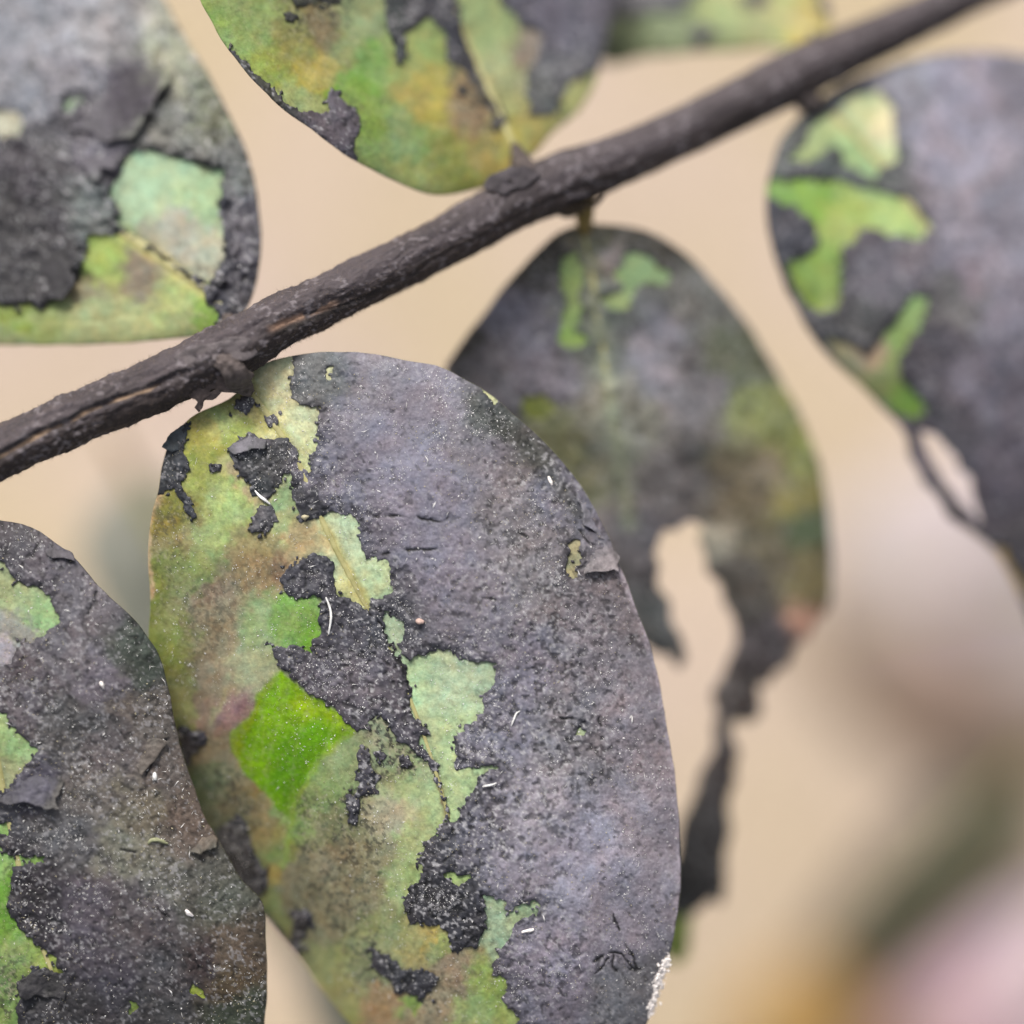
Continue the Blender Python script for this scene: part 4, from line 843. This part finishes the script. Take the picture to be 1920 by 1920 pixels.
# ---------------------------------------------------------------- leaf at the top
top = make_leaf(dict(
  label='mostly green leaf at the top edge, left of centre, with yellow spots and a dark midrib streak', seed=4000, zs=1.5, sp=3.2, jag=2.5, crust=False, thick=0.3,
  outline=[(985, 300), (950, 332), (910, 350), (870, 361), (830, 366), (790, 360), (740, 340), (680, 310), (620, 270), (560, 225), (510, 185), (470, 145), (430, 95), (400, 45), (370, -20), (380, -150), (480, -280), (650, -350), (850, -360), (1030, -290), (1140, -150), (1158, -40), (1140, 60), (1125, 130), (1105, 180), (1075, 215), (1040, 245), (1005, 285)],
  z=[(985, 300, -2.9), (870, 361, -2.0), (740, 340, -1.2), (620, 270, -0.4), (510, 185, 0.0), (400, 45, 0.1), (380, -150, -0.8), (650, -350, -4.0), (1030, -290, -6.0), (1158, -40, -6.2), (1125, 130, -5.6), (1060, 230, -4.4), (700, 150, -1.8), (850, 100, -3.4), (1000, 50, -5.0), (800, -100, -3.6)],
  rib=[(978, 305), (945, 235), (890, 110), (845, 0), (800, -120), (740, -280)],
  ops=[('crust', [(425, 80), (445, 100), (480, 140), (520, 175), (560, 210), (552, 222), (510, 190), (465, 148)]), ('crust', [(545, 212), (573, 211), (613, 215), (611, 180), (623, 166), (640, 178), (660, 197), (680, 227), (667, 253), (667, 290), (677, 314), (640, 295), (590, 255)]),
    ('crust', [(715, -60), (722, 0), (730, 60), (743, 118), (753, 123), (763, 93), (762, 60), (790, 40), (810, 33), (840, 73), (837, 110), (880, 143), (920, 213), (927, 247), (950, 230), (933, 193), (897, 133), (867, 60), (858, 0), (850, -60)]),
    ('crust', [(937, -60), (937, 0), (970, 39), (1020, 66), (1015, 94), (993, 133), (984, 182), (1000, 220), (1030, 222), (1048, 204), (1064, 155), (1130, 130), (1200, 60), (1200, -60)]), ('crust', [(530, 22), (545, 18), (560, 30), (550, 42), (532, 36)]), ('crust', [(905, 165), (925, 178), (935, 215), (918, 205)]), ('crust', [(860, 165), (872, 160), (880, 176), (868, 182)]), ('crust', [(500, -80), (640, -80), (640, 10), (600, 5), (560, 12)])],
  tones=[(640, 230, (104, 98, 106)), (740, 50, (66, 74, 72)), (860, 60, (66, 66, 74)), (930, 220, (82, 76, 56)), (1010, 30, (100, 98, 112)), (1010, 180, (92, 98, 96)), (1070, 60, (112, 110, 122)), (490, 160, (80, 82, 66)), (545, 30, (72, 74, 54)), (800, 10, (72, 70, 74)), (1060, 120, (110, 112, 116))],
  colors=[(450, 60, (134, 168, 76)), (560, 80, (142, 142, 74)), (500, 140, (152, 168, 68)), (590, 120, (174, 162, 62)), (660, 150, (112, 164, 30)), (700, 110, (122, 170, 74)), (800, 180, (174, 162, 54)), (780, 90, (152, 172, 84)), (890, 190, (142, 116, 82)), (760, 260, (122, 152, 82)), (850, 310, (134, 142, 62)), (960, 270, (170, 160, 66)), (910, 60, (168, 186, 122)), (940, 130, (168, 178, 124)), (990, 110, (160, 142, 130), 45), (1090, 170, (176, 180, 108)), (680, 40, (150, 166, 112)), (620, 50, (124, 110, 78)), (700, 230, (128, 158, 62)), (570, 200, (160, 176, 106)), (640, 80, (140, 150, 84)), (905, 160, (176, 166, 86), 25), (960, 200, (170, 174, 110), 40), (900, 290, (150, 136, 60)), (480, 20, (138, 164, 84)), (800, 330, (136, 148, 74))],
  film=[([(840, 120), (900, 120), (950, 230), (970, 290), (900, 280), (860, 200)], 0.45), ([(540, -20), (680, -20), (660, 60), (560, 70)], 0.5), ([(960, 60), (1010, 90), (985, 190), (950, 180)], 0.4)], edge=alb((120, 120, 60))))
tube('petiole', [(1000, 345, -4.05), (990, 318, -3.9), (975, 298, -4.35), (962, 272, -4.65)], [26, 24, 18, 8], M_PETIOLE, top.obj, n=16, rough=0.35, seed=404)

# ---------------------------------------------------------------- small leaf at the top, right of it
topr = make_leaf(dict(
  label='blurred green leaf at the top edge just left of the twig, right of the yellow-spotted leaf', seed=4600, zs=1.5, sp=5.0, jag=3, crust=False, thick=0.3,
  outline=[(1545, 72), (1500, 88), (1430, 90), (1300, 98), (1200, 110), (1135, 118), (1085, 60), (1075, -60), (1160, -180), (1320, -210), (1470, -130), (1550, 0)],
  z=[(1545, 72, -6.4), (1300, 98, -7.6), (1135, 118, -8.6), (1075, -60, -9.6), (1320, -210, -9.5), (1550, 0, -7.5), (1320, -50, -8)],
  rib=[(1540, 68), (1430, 20), (1300, -30), (1150, -80)],
  ops=[('crust', [(1120, 100), (1147, 83), (1125, 33), (1202, 33), (1280, 17), (1330, -30), (1200, -80), (1070, -20), (1080, 80)]), ('crust', [(1530, -40), (1570, -20), (1560, 40), (1535, 20)]), ('crust', [(1290, 60), (1330, 48), (1350, 66), (1310, 84)]), ('crust', [(1380, -10), (1440, -20), (1450, 10), (1400, 20)])],
  film=[([(1130, 110), (1130, 40), (1300, 20), (1380, 60), (1250, 100)], 0.6), ([(1380, 40), (1480, -20), (1540, 20), (1460, 60)], 0.35)],
  tones=[(1150, 40, (104, 104, 112)), (1250, 10, (104, 106, 108)), (1545, 0, (90, 84, 84))],
  colors=[(1150, 90, (150, 165, 120)), (1250, 70, (150, 172, 120)), (1350, 50, (164, 178, 116)), (1450, 20, (172, 178, 104)), (1520, 40, (190, 172, 76)), (1400, 80, (150, 160, 105))], under=2))
tube('petiole', [(1535, 108, -8.1), (1535, 85, -8.7), (1525, 62, -9.75)], [24, 18, 8], M_PETIOLE, topr.obj, n=14, rough=0.3, seed=405)

# ---------------------------------------------------------------- torn leaf behind
torn = make_leaf(dict(
  label='blurred grey-olive leaf behind, torn with a hole and a blackened hanging strip', seed=5000, zs=1.22, sp=4.2, jag=3, crust=True, thick=0.25, crust_mm=0.08, under=1, edge_k=0.3, ragged=3, grain=0.7, tone_gain=1.6, blotch=0.4, tone_lines=[([(1100, 460), (1112, 560), (1135, 700), (1155, 830), (1180, 980)], (128, 134, 108), 15)], film=[([(900, 600), (1500, 600), (1500, 1100), (900, 1100)], 0.2)],
  outline=[(1095, 418), (1130, 420), (1180, 424), (1240, 446), (1290, 480), (1340, 530), (1390, 592), (1430, 652), (1465, 712), (1500, 780), (1525, 842), (1545, 912), (1555, 980), (1560, 1050), (1558, 1120), (1543, 1152), (1528, 1162), (1518, 1196), (1490, 1212), (1482, 1244), (1452, 1262), (1440, 1284), (1422, 1282), (1424, 1336), (1402, 1354), (1372, 1352), (1368, 1372), (1384, 1412), (1374, 1440), (1380, 1462), (1366, 1500), (1370, 1560), (1360, 1600), (1362, 1650), (1352, 1694), (1330, 1686), (1316, 1702), (1296, 1722), (1288, 1790), (1258, 1806),
    (1235, 1740), (1252, 1640), (1270, 1600), (1276, 1545), (1300, 1500), (1312, 1448), (1340, 1404), (1338, 1364), (1346, 1340), (1334, 1300), (1358, 1262), (1362, 1246), (1380, 1200), (1370, 1150), (1356, 1130), (1350, 1095), (1326, 1075), (1322, 1030), (1310, 1012), (1320, 986), (1290, 976), (1268, 994), (1246, 996), (1226, 1040), (1236, 1062), (1230, 1096), (1256, 1130), (1256, 1165), (1276, 1196), (1286, 1236), (1272, 1254), (1256, 1226), (1238, 1226), (1180, 1190), (1060, 1120), (950, 980), (870, 820), (832, 705), (860, 652), (900, 600), (940, 546), (980, 500), (1012, 465), (1050, 432)],
  z=[(1095, 418, -4.2), (1290, 480, -5.8), (1465, 712, -7.4), (1555, 980, -8.4), (1540, 1150, -9.0), (1400, 1330, -8.8), (1360, 1600, -9.4), (1270, 1790, -9.5), (832, 705, -5.2), (950, 560, -4.8), (950, 980, -6.5), (1180, 1190, -7.0), (1200, 700, -4.9), (1300, 950, -6.6), (1100, 850, -5.4), (1270, 1240, -8.0)],
  rib=[(1092, 420), (1110, 520), (1130, 650), (1150, 800), (1175, 950), (1200, 1080), (1220, 1180)],
  ops=[('bare', [(1050, 480), (1084, 473), (1096, 502), (1088, 551), (1088, 603), (1100, 640), (1072, 658), (1045, 632), (1058, 575), (1052, 530)]), ('bare', [(1149, 510), (1178, 477), (1212, 477), (1259, 515), (1251, 532), (1194, 540), (1178, 582), (1137, 577), (1125, 559), (1170, 545)]), ('bare', [(982, 746), (1023, 740), (1040, 770), (1015, 792), (982, 780)]),
    ('bare', [(1250, 1720), (1300, 1715), (1290, 1810), (1240, 1810)])],
  tones=[(950, 600, (108, 105, 114)), (900, 700, (96, 93, 98)), (870, 660, (66, 64, 62), 40), (1000, 490, (72, 70, 62), 40), (1040, 850, (112, 114, 84)), (1000, 700, (104, 100, 108)), (1130, 450, (108, 104, 84), 40), (1150, 470, (132, 124, 120), 30), (1130, 620, (86, 92, 84)), (1160, 800, (118, 118, 104)), (1250, 640, (126, 124, 130)), (1330, 740, (118, 114, 114)), (1250, 900, (104, 100, 98)), (1300, 560, (98, 98, 92)), (1400, 680, (92, 96, 76)), (1440, 760, (124, 130, 78)), (1490, 850, (122, 130, 72)), (1500, 930, (128, 122, 70)), (1440, 900, (124, 112, 88)), (1450, 1050, (104, 96, 74)), (1530, 1000, (88, 100, 68)), (1530, 1080, (112, 104, 66)), (1515, 1145, (182, 136, 112), 40), (1420, 1180, (80, 72, 72)), (1400, 1100, (92, 86, 76)), (1330, 1600, (46, 42, 40)), (1385, 1320, (66, 56, 50)), (1360, 1430, (60, 52, 50)), (1250, 1160, (84, 86, 84)), (1220, 1000, (96, 92, 94)), (1240, 450, (76, 74, 64)), (1340, 1010, (150, 146, 128), 25), (1270, 1680, (50, 46, 42))],
  colors=[(1070, 560, (150, 178, 104)), (1075, 630, (144, 184, 84)), (1200, 510, (158, 190, 128)), (1150, 570, (162, 186, 118)), (1010, 765, (136, 146, 56)), (1270, 1760, (160, 180, 76))], edge=alb((70, 66, 54))))
tube('petiole', [(1092, 372, -4.4), (1095, 398, -4.9), (1096, 420, -5.2), (1098, 440, -5.7)], [22, 16, 15, 8], M_PETIOLE_Y, torn.obj, n=16, rough=0.25, seed=406)

# ---------------------------------------------------------------- leaf at the right
right = make_leaf(dict(
  label='blurred lavender-grey leaf at the right edge with lime green star-shaped bare patch', seed=6000, zs=1.5, sp=4.4, jag=3, crust=True, thick=0.28, crust_mm=0.12, under=1, edge_w=24, tone_gain=1.02, grain=0.6, blotch=0.3,
  outline=[(1535, 188), (1490, 230), (1460, 270), (1445, 320), (1437, 370), (1440, 430), (1455, 490), (1475, 545), (1500, 590), (1530, 640), (1570, 685), (1620, 730), (1660, 770), (1688, 802), (1700, 826), (1704, 856), (1722, 880), (1730, 906), (1760, 930), (1778, 966), (1800, 984), (1830, 1002), (1870, 1040), (1900, 1090), (1920, 1130), (1970, 1230), (2070, 1300), (2200, 1230), (2290, 1000), (2310, 680), (2230, 380), (2110, 200), (2000, 125), (1920, 102), (1850, 98), (1780, 98), (1720, 108), (1650, 128), (1580, 158)],
  holes=[[(1722, 806), (1748, 815), (1768, 826), (1796, 857), (1806, 880), (1818, 895), (1832, 935), (1846, 985), (1824, 966), (1812, 950), (1800, 936), (1778, 912), (1766, 890), (1752, 876), (1738, 842)]],
  z=[(1535, 188, -5.5), (1437, 370, -4.4), (1500, 590, -4.6), (1660, 770, -5.2), (1830, 1000, -6.2), (2070, 1300, -7.5), (2310, 680, -8.5), (2000, 125, -7.6), (1720, 108, -6.4), (1700, 400, -5.0), (1850, 650, -5.2), (1950, 400, -6.0)],
  rib=[(1540, 190), (1640, 300), (1740, 440), (1850, 640), (1950, 900), (2040, 1180)],
  ops=[('bare', [(1448, 338), (1513, 332), (1555, 338), (1581, 338), (1607, 351), (1675, 364), (1710, 377), (1729, 403), (1749, 432), (1723, 448), (1678, 445), (1639, 429), (1613, 429), (1600, 451), (1578, 461), (1578, 532), (1571, 584), (1536, 584), (1503, 565), (1484, 526), (1474, 493), (1516, 477), (1536, 451), (1523, 419), (1490, 390), (1440, 371), (1430, 345)]),
    ('bare', [(1561, 209), (1600, 177), (1652, 170), (1675, 209), (1680, 306), (1626, 332), (1594, 313), (1561, 274), (1507, 306), (1480, 300), (1510, 261), (1530, 225)]),
    ('bare', [(1710, 555), (1742, 558), (1736, 597), (1710, 636), (1681, 681), (1693, 711), (1739, 771), (1717, 788), (1680, 775), (1640, 745), (1590, 700), (1540, 640), (1560, 632), (1600, 650), (1625, 668), (1650, 640), (1680, 600)]), ('bare', [(1850, 1020), (1880, 1030), (1905, 1070), (1935, 1120), (1900, 1120), (1860, 1060)])],
  tones=[(1800, 250, (164, 159, 172)), (1700, 150, (152, 152, 162)), (1820, 150, (150, 146, 160)), (1900, 160, (138, 132, 142)), (1800, 450, (154, 149, 160)), (1900, 400, (154, 152, 164)), (1500, 400, (82, 82, 90)), (1480, 440, (78, 78, 86)), (1460, 300, (90, 96, 92)), (1550, 290, (84, 96, 90), 40), (1650, 345, (110, 116, 112), 40), (1640, 520, (116, 111, 118)), (1700, 480, (124, 118, 126)), (1620, 610, (86, 86, 84)), (1750, 640, (88, 84, 92)), (1850, 720, (124, 119, 130)), (1900, 600, (146, 142, 154)), (1850, 950, (86, 80, 88)), (1780, 780, (92, 88, 94)), (1720, 840, (110, 98, 104), 40), (1900, 900, (100, 95, 106)), (1800, 980, (74, 66, 66), 40), (1910, 1030, (88, 84, 88)), (1820, 520, (158, 148, 158), 40), (1780, 560, (130, 128, 126))],
  colors=[(1470, 350, (122, 172, 62)), (1540, 380, (136, 182, 62)), (1570, 400, (178, 200, 96)), (1690, 410, (182, 212, 124)), (1540, 500, (136, 176, 60)), (1520, 540, (128, 158, 44)), (1650, 250, (234, 228, 180)), (1600, 230, (196, 206, 150)), (1530, 250, (168, 190, 124)), (1600, 300, (160, 196, 130)), (1720, 590, (158, 196, 112)), (1700, 680, (146, 180, 84)), (1710, 740, (124, 168, 60)), (1620, 660, (196, 166, 134)), (1580, 680, (148, 144, 104)), (1650, 730, (136, 146, 88)), (1900, 1090, (196, 164, 88)), (1540, 570, (160, 180, 92))], edge=alb((170, 160, 150))))
tube('petiole', [(1500, 165, -7.95), (1515, 185, -7.95), (1535, 196, -8.25), (1560, 205, -8.55)], [30, 30, 18, 8], M_PETIOLE, right.obj, n=16, rough=0.3, seed=407)

# bark scales torn at the node of the foreground leaf, and the swollen nodes
def scale(pts, zs, tone, seed):
    p = catmull(pts, True, 6.0); c = p.mean(0)
    zf = tps([(a, b, z) for (a, b), z in zip(pts, zs)])
    ts = np.linspace(0.12, 1, 9)
    R = np.concatenate([c + (p - c) * t for t in ts])
    R = R + np.stack([fbm(R[:, 0], R[:, 1], 20, seed, 3), fbm(R[:, 0], R[:, 1], 20, seed + 4, 3)], 1) * 5
    Z = zf(R[:, 0], R[:, 1]) + 0.10 * fbm(R[:, 0], R[:, 1], 22, seed + 7, 3)
    V = W(R[:, 0], R[:, 1], Z); n = len(p); m = len(ts)
    i = np.arange(m * n).reshape(m, n); j = np.roll(i, -1, 1)
    F = np.stack([i[:-1], j[:-1], j[1:], i[1:]], -1).reshape(-1, 4)
    N = len(V); V2 = V - np.array([0, 0, 0.10 * MM])
    a = i[-1]; b = j[-1]
    Q = np.stack([a, b, b + N, a + N], 1)
    cc = lin(tone) * GAIN * (1 + 0.3 * fbm(R[:, 0], R[:, 1], 18, seed + 8, 3))[:, None]
    area = np.cross(V[F[0, 1]] - V[F[0, 0]], V[F[0, 2]] - V[F[0, 0]])[2]
    FF = np.concatenate([F, F[:, ::-1] + N, Q])
    if area < 0: FF = FF[:, ::-1]
    return mesh_obj('bark_scale', np.concatenate([V, V2]), FF, M_BARK, stem, np.concatenate([np.clip(cc, .004, 1)] * 2))
scale([(352, 742), (372, 720), (400, 705), (432, 712), (450, 730), (440, 738), (424, 732), (404, 746), (384, 752), (374, 772), (366, 765), (370, 752)], [0.6, 0.9, 1.0, 0.8, 0.4, 0.35, 0.5, 0.6, 0.5, 0.3, 0.4, 0.5], (98, 86, 84), 500)
scale([(330, 672), (372, 650), (430, 632), (470, 640), (482, 662), (462, 676), (430, 668), (395, 682), (350, 692)], [1.15, 1.25, 1.25, 1.1, 0.95, 1.15, 1.3, 1.35, 1.25], (112, 104, 106), 520)
scale([(905, 348), (935, 322), (985, 312), (1010, 322), (985, 348), (940, 362)], [-2.6, -2.4, -2.5, -2.9, -2.5, -2.3], (88, 82, 86), 560)
scale([(1040, 395), (1080, 385), (1130, 368), (1120, 385), (1090, 402), (1050, 408)], [-3.7, -3.5, -3.8, -4.2, -4.4, -4.3], (70, 60, 52), 580)

# ------------------------------------------------------------------ leaves far behind: one on its own twig, litter on the ground
def far_leaf(name, label, cat, outline, z, rib, colors, seed, group=None, sp=14.0):
    r = make_leaf(dict(seed=seed, sp=sp, jag=5, outline=outline, z=z, rib=rib, colors=colors, nocrust=True, thick=0.3, under=1, parent=None, wave=0.3))
    r.obj.name = name; tag(r.obj, label, cat, group)
    rr = catmull(rib, False, 30.0); zz = r.zf(rr[:, 0], rr[:, 1])
    tube('midrib', [(a, b, c) for (a, b), c in zip(rr, zz)], list(np.linspace(16, 5, len(rr))), M_RIB, r.obj, n=8, step=25)
    a, b = rib[0]; d = np.array(rib[0], float) - np.array(rib[1], float); d = d / np.linalg.norm(d) * 120
    z0 = float(r.zf(np.array(float(a)), np.array(float(b))))
    tube('leaf_stalk', [(a - d[0] * 0.1, b - d[1] * 0.1, z0), (a + d[0] * 0.5, b + d[1] * 0.5, z0 + 0.2), (a + d[0], b + d[1], z0)], [14, 12, 10], M_PETIOLE_Y, r.obj, n=8, step=20)
    return r
def flatz(o, z, dome=1.2):
    o = np.array(o, float); c = o.mean(0)
    return [(x, y, z) for x, y in o[::2]] + [(c[0], c[1], z + dome)]

o1 = [(250, 900), (180, 950), (150, 1020), (175, 1110), (250, 1270), (360, 1480), (470, 1660), (545, 1790), (590, 1920), (680, 2010), (800, 1980), (820, 1800), (760, 1500), (620, 1200), (430, 960), (330, 895)]
far_leaf('background_leaf', 'dim grey-green leaf hidden behind the foreground leaf, peeking out past its left margin', 'leaf', o1, flatz(o1, -30), [(260, 915), (400, 1180), (560, 1500), (680, 1900)],
         [(200, 1000, (172, 172, 160)), (260, 1150, (162, 164, 150)), (500, 1700, (150, 156, 122)), (600, 1880, (140, 142, 130)), (600, 1400, (140, 148, 120))], 7000)
G = GROUND + 1.2
o2 = [(1560, 1000), (1640, 890), (1760, 850), (1900, 880), (2050, 980), (2120, 1150), (2060, 1330), (1930, 1420), (1790, 1430), (1650, 1350), (1540, 1250), (1500, 1120)]
far_leaf('fallen_leaf', 'blurred pale pinkish fallen leaf with brown lower margin on the ground, right side', 'fallen leaf', o2, flatz(o2, G), [(2110, 1050), (1900, 1080), (1700, 1120), (1530, 1160)],
         [(1700, 1000, (214, 198, 198)), (1780, 1080, (212, 192, 200)), (1880, 1000, (206, 190, 198)), (1650, 1120, (202, 182, 178)), (1620, 1260, (176, 146, 124)), (1750, 1340, (168, 136, 114)), (1880, 1380, (158, 130, 108)), (1850, 1240, (176, 154, 150)), (1540, 1200, (160, 130, 108)), (2000, 1200, (200, 185, 185))], 7100, 'litter on the ground')
o3 = [(1900, 1430), (1975, 1500), (1900, 1640), (1800, 1750), (1690, 1840), (1590, 1910), (1500, 1950), (1470, 1890), (1520, 1785), (1580, 1680), (1660, 1580), (1780, 1480)]
far_leaf('fallen_leaf', 'blurred dark olive narrow fallen leaf slanting across the lower right', 'fallen leaf', o3, flatz(o3, G + 0.9), [(1930, 1460), (1800, 1590), (1660, 1740), (1500, 1930)],
         [(1900, 1540, (46, 42, 32)), (1750, 1660, (34, 36, 28)), (1640, 1770, (40, 36, 26)), (1530, 1900, (120, 84, 28))], 7200, 'litter on the ground')
o4 = [(1620, 1990), (1680, 1880), (1770, 1790), (1880, 1720), (1990, 1680), (2120, 1740), (2160, 1880), (2060, 2020), (1880, 2080), (1720, 2060)]
far_leaf('fallen_leaf', 'blurred lilac-pink fallen leaf in the lower right corner', 'fallen leaf', o4, flatz(o4, G + 0.4), [(2150, 1800), (2000, 1860), (1850, 1930), (1680, 2010)],
         [(1850, 1850, (232, 192, 210)), (1750, 1900, (222, 178, 188)), (1950, 1780, (222, 198, 208)), (1680, 1960, (214, 166, 150)), (2000, 1900, (240, 206, 220))], 7300, 'litter on the ground')
o5 = [(1370, 2080), (1350, 1970), (1400, 1870), (1480, 1800), (1580, 1830), (1630, 1920), (1620, 2040), (1530, 2110)]
far_leaf('fallen_leaf', 'blurred amber fallen leaf at the bottom edge beside the lilac-pink one', 'fallen leaf', o5, flatz(o5, G + 1.6), [(1520, 2085), (1515, 2000), (1510, 1920), (1505, 1840)],
         [(1480, 1900, (194, 146, 66)), (1560, 1950, (176, 128, 56)), (1500, 2020, (190, 146, 80))], 7400, 'litter on the ground')

# ------------------------------------------------------------------ bits lying on the leaves
def fibre(name, label, cat, R, pts, w, mat, up=0.03, arch=0.05, flat=0.7):
    q = np.array(pts, float); z = R.top(q[:, 0], q[:, 1]) + up
    n = len(q); t = np.linspace(0, 1, n)
    z = z + arch * np.sin(t * math.pi)
    rad = (0.62 if w >= 5 else 0.75) * w * (0.35 + 0.65 * np.sin(np.clip(t, 0.02, 0.98) * math.pi) ** 0.6)
    o = tube(name, [(*p, zz) for p, zz in zip(q, z)], list(rad), mat, None, n=9, rough=0.75 if w >= 5 else 0.3, seed=600 + int(pts[0][0]), flat=flat, step=2.0)
    return tag(o, label, cat, 'bits of debris on the leaves')
fibre('pale_sliver', 'white sliver beside the dark blotch near the foreground leaf\'s stalk end', 'sliver', main, [(478, 920), (487, 930), (497, 938), (507, 946)], 4.0, M_DUST)
fibre('curved_fibre', 'long curved silvery fibre right of the round dark blotch', 'fibre', main, [(611, 1120), (618, 1138), (621, 1155), (619, 1172), (616, 1190)], 3.0, M_DUST, arch=0.12)
fibre('white_fleck', 'thick white rectangular fleck on the lower grey crust', 'fleck', main, [(978, 1748), (984, 1746), (994, 1744), (1001, 1743)], 6.5, M_WAX, arch=0.0)
fibre('white_chip', 'small white chip near the foreground leaf\'s upper right margin', 'chip', main, [(1028, 893), (1030, 898), (1033, 904), (1035, 910)], 5.0, M_WAX, arch=0.0)
fibre('pale_globule', 'round translucent pale globule at the tip of a black blotch', 'globule', main, [(566, 968), (572, 968), (578, 968)], 8.5, M_DUST2, arch=0.05, flat=1.0)
fibre('pink_grain', 'tiny pinkish grain on the grey crust above the pale central patch', 'grain', main, [(780, 1164), (787, 1165), (795, 1167)], 7.5, mat_plain('pink_grain', alb((222, 190, 178)), 0.6), arch=0.03)
fibre('forked_fibre', 'thin white fibre lying level with the pale patch\'s lower notch', 'fibre', main, [(905, 1475), (915, 1473), (924, 1471), (931, 1468)], 3.0, M_DUST)
fibre('thin_hair', 'fine upright white hair on the grey crust right of the pale patch', 'hair', main, [(958, 1362), (963, 1350), (968, 1338), (975, 1333)], 2.0, M_DUST)
fibre('grub_husk', 'pale green wormlike husk in the middle of the lower left leaf', 'husk', low, [(278, 1582), (286, 1576), (298, 1576), (308, 1580), (315, 1582)], 6.0, mat_plain('husk', alb((168, 170, 132)), 0.6, 4, 0.2, 0.05), arch=0.05, flat=0.9)
fibre('white_crumb', 'bright white star-like crumb on the lower left leaf near its right margin', 'crumb', low, [(348, 1706), (354, 1711), (362, 1718)], 6.0, M_WAX)
fibre('shiny_bead', 'glassy dark-edged bead beside the short crack on the lower left leaf', 'bead', low, [(290, 1448), (291, 1455), (292, 1463)], 6.5, M_DUST, arch=0.03, flat=1.0)
fibre('white_tuft', 'white tuft on the upper grey part of the lower left leaf', 'tuft', low, [(188, 1278), (191, 1284), (195, 1292)], 5.5, M_WAX)

def wax_clump():
    rs = np.random.RandomState(8)
    line = catmull([(1256, 1795), (1246, 1818), (1236, 1840), (1232, 1862), (1226, 1885), (1222, 1902)], False, 3.0)
    Vs, Ts = [], []; nv = 0
    t = (1 + 5 ** .5) / 2
    ico = np.array([(-1, t, 0), (1, t, 0), (-1, -t, 0), (1, -t, 0), (0, -1, t), (0, 1, t), (0, -1, -t), (0, 1, -t), (t, 0, -1), (t, 0, 1), (-t, 0, -1), (-t, 0, 1)]) / 1.9
    tri = np.array([(0, 11, 5), (0, 5, 1), (0, 1, 7), (0, 7, 10), (0, 10, 11), (1, 5, 9), (5, 11, 4), (11, 10, 2), (10, 7, 6), (7, 1, 8), (3, 9, 4), (3, 4, 2), (3, 2, 6), (3, 6, 8), (3, 8, 9), (4, 9, 5), (2, 4, 11), (6, 2, 10), (8, 6, 7), (9, 8, 1)])
    for k in range(900):
        f = rs.rand()
        p = line[int(f * (len(line) - 1))]
        wd = 12 * math.sin(min(1, f * 1.5 + 0.10) * math.pi * 0.75) * (0.55 + 0.5 * math.sin(f * 9) ** 2) * (0.7 + 0.6 * rs.rand())
        x = p[0] - 2 + rs.normal(0, 0.45) * wd; y = p[1] + rs.normal(0, 4)
        dz = (x - p[0]) / (wd + 1)
        z = float(main.zf(np.array(x), np.array(y))) + 0.08 + 0.12 * math.exp(-dz * dz) * rs.rand()
        r = 0.016 + 0.05 * rs.rand() ** 2
        Vs.append(W(np.array(x), np.array(y), np.array(z)) + ico * (1 + rs.normal(0, .3, ico.shape)) * r * MM * np.array([rs.uniform(.6, 1.6), rs.uniform(.6, 1.6), .8])); Ts.append(tri + nv); nv += 12
    o = mesh_obj('wax_clump', np.concatenate(Vs), None, M_WAX, None, None, tri=np.concatenate(Ts), smooth=True)
    tag(o, 'crumbly white waxy clump on the foreground leaf\'s lower right margin', 'wax clump', 'bits of debris on the leaves')
wax_clump()
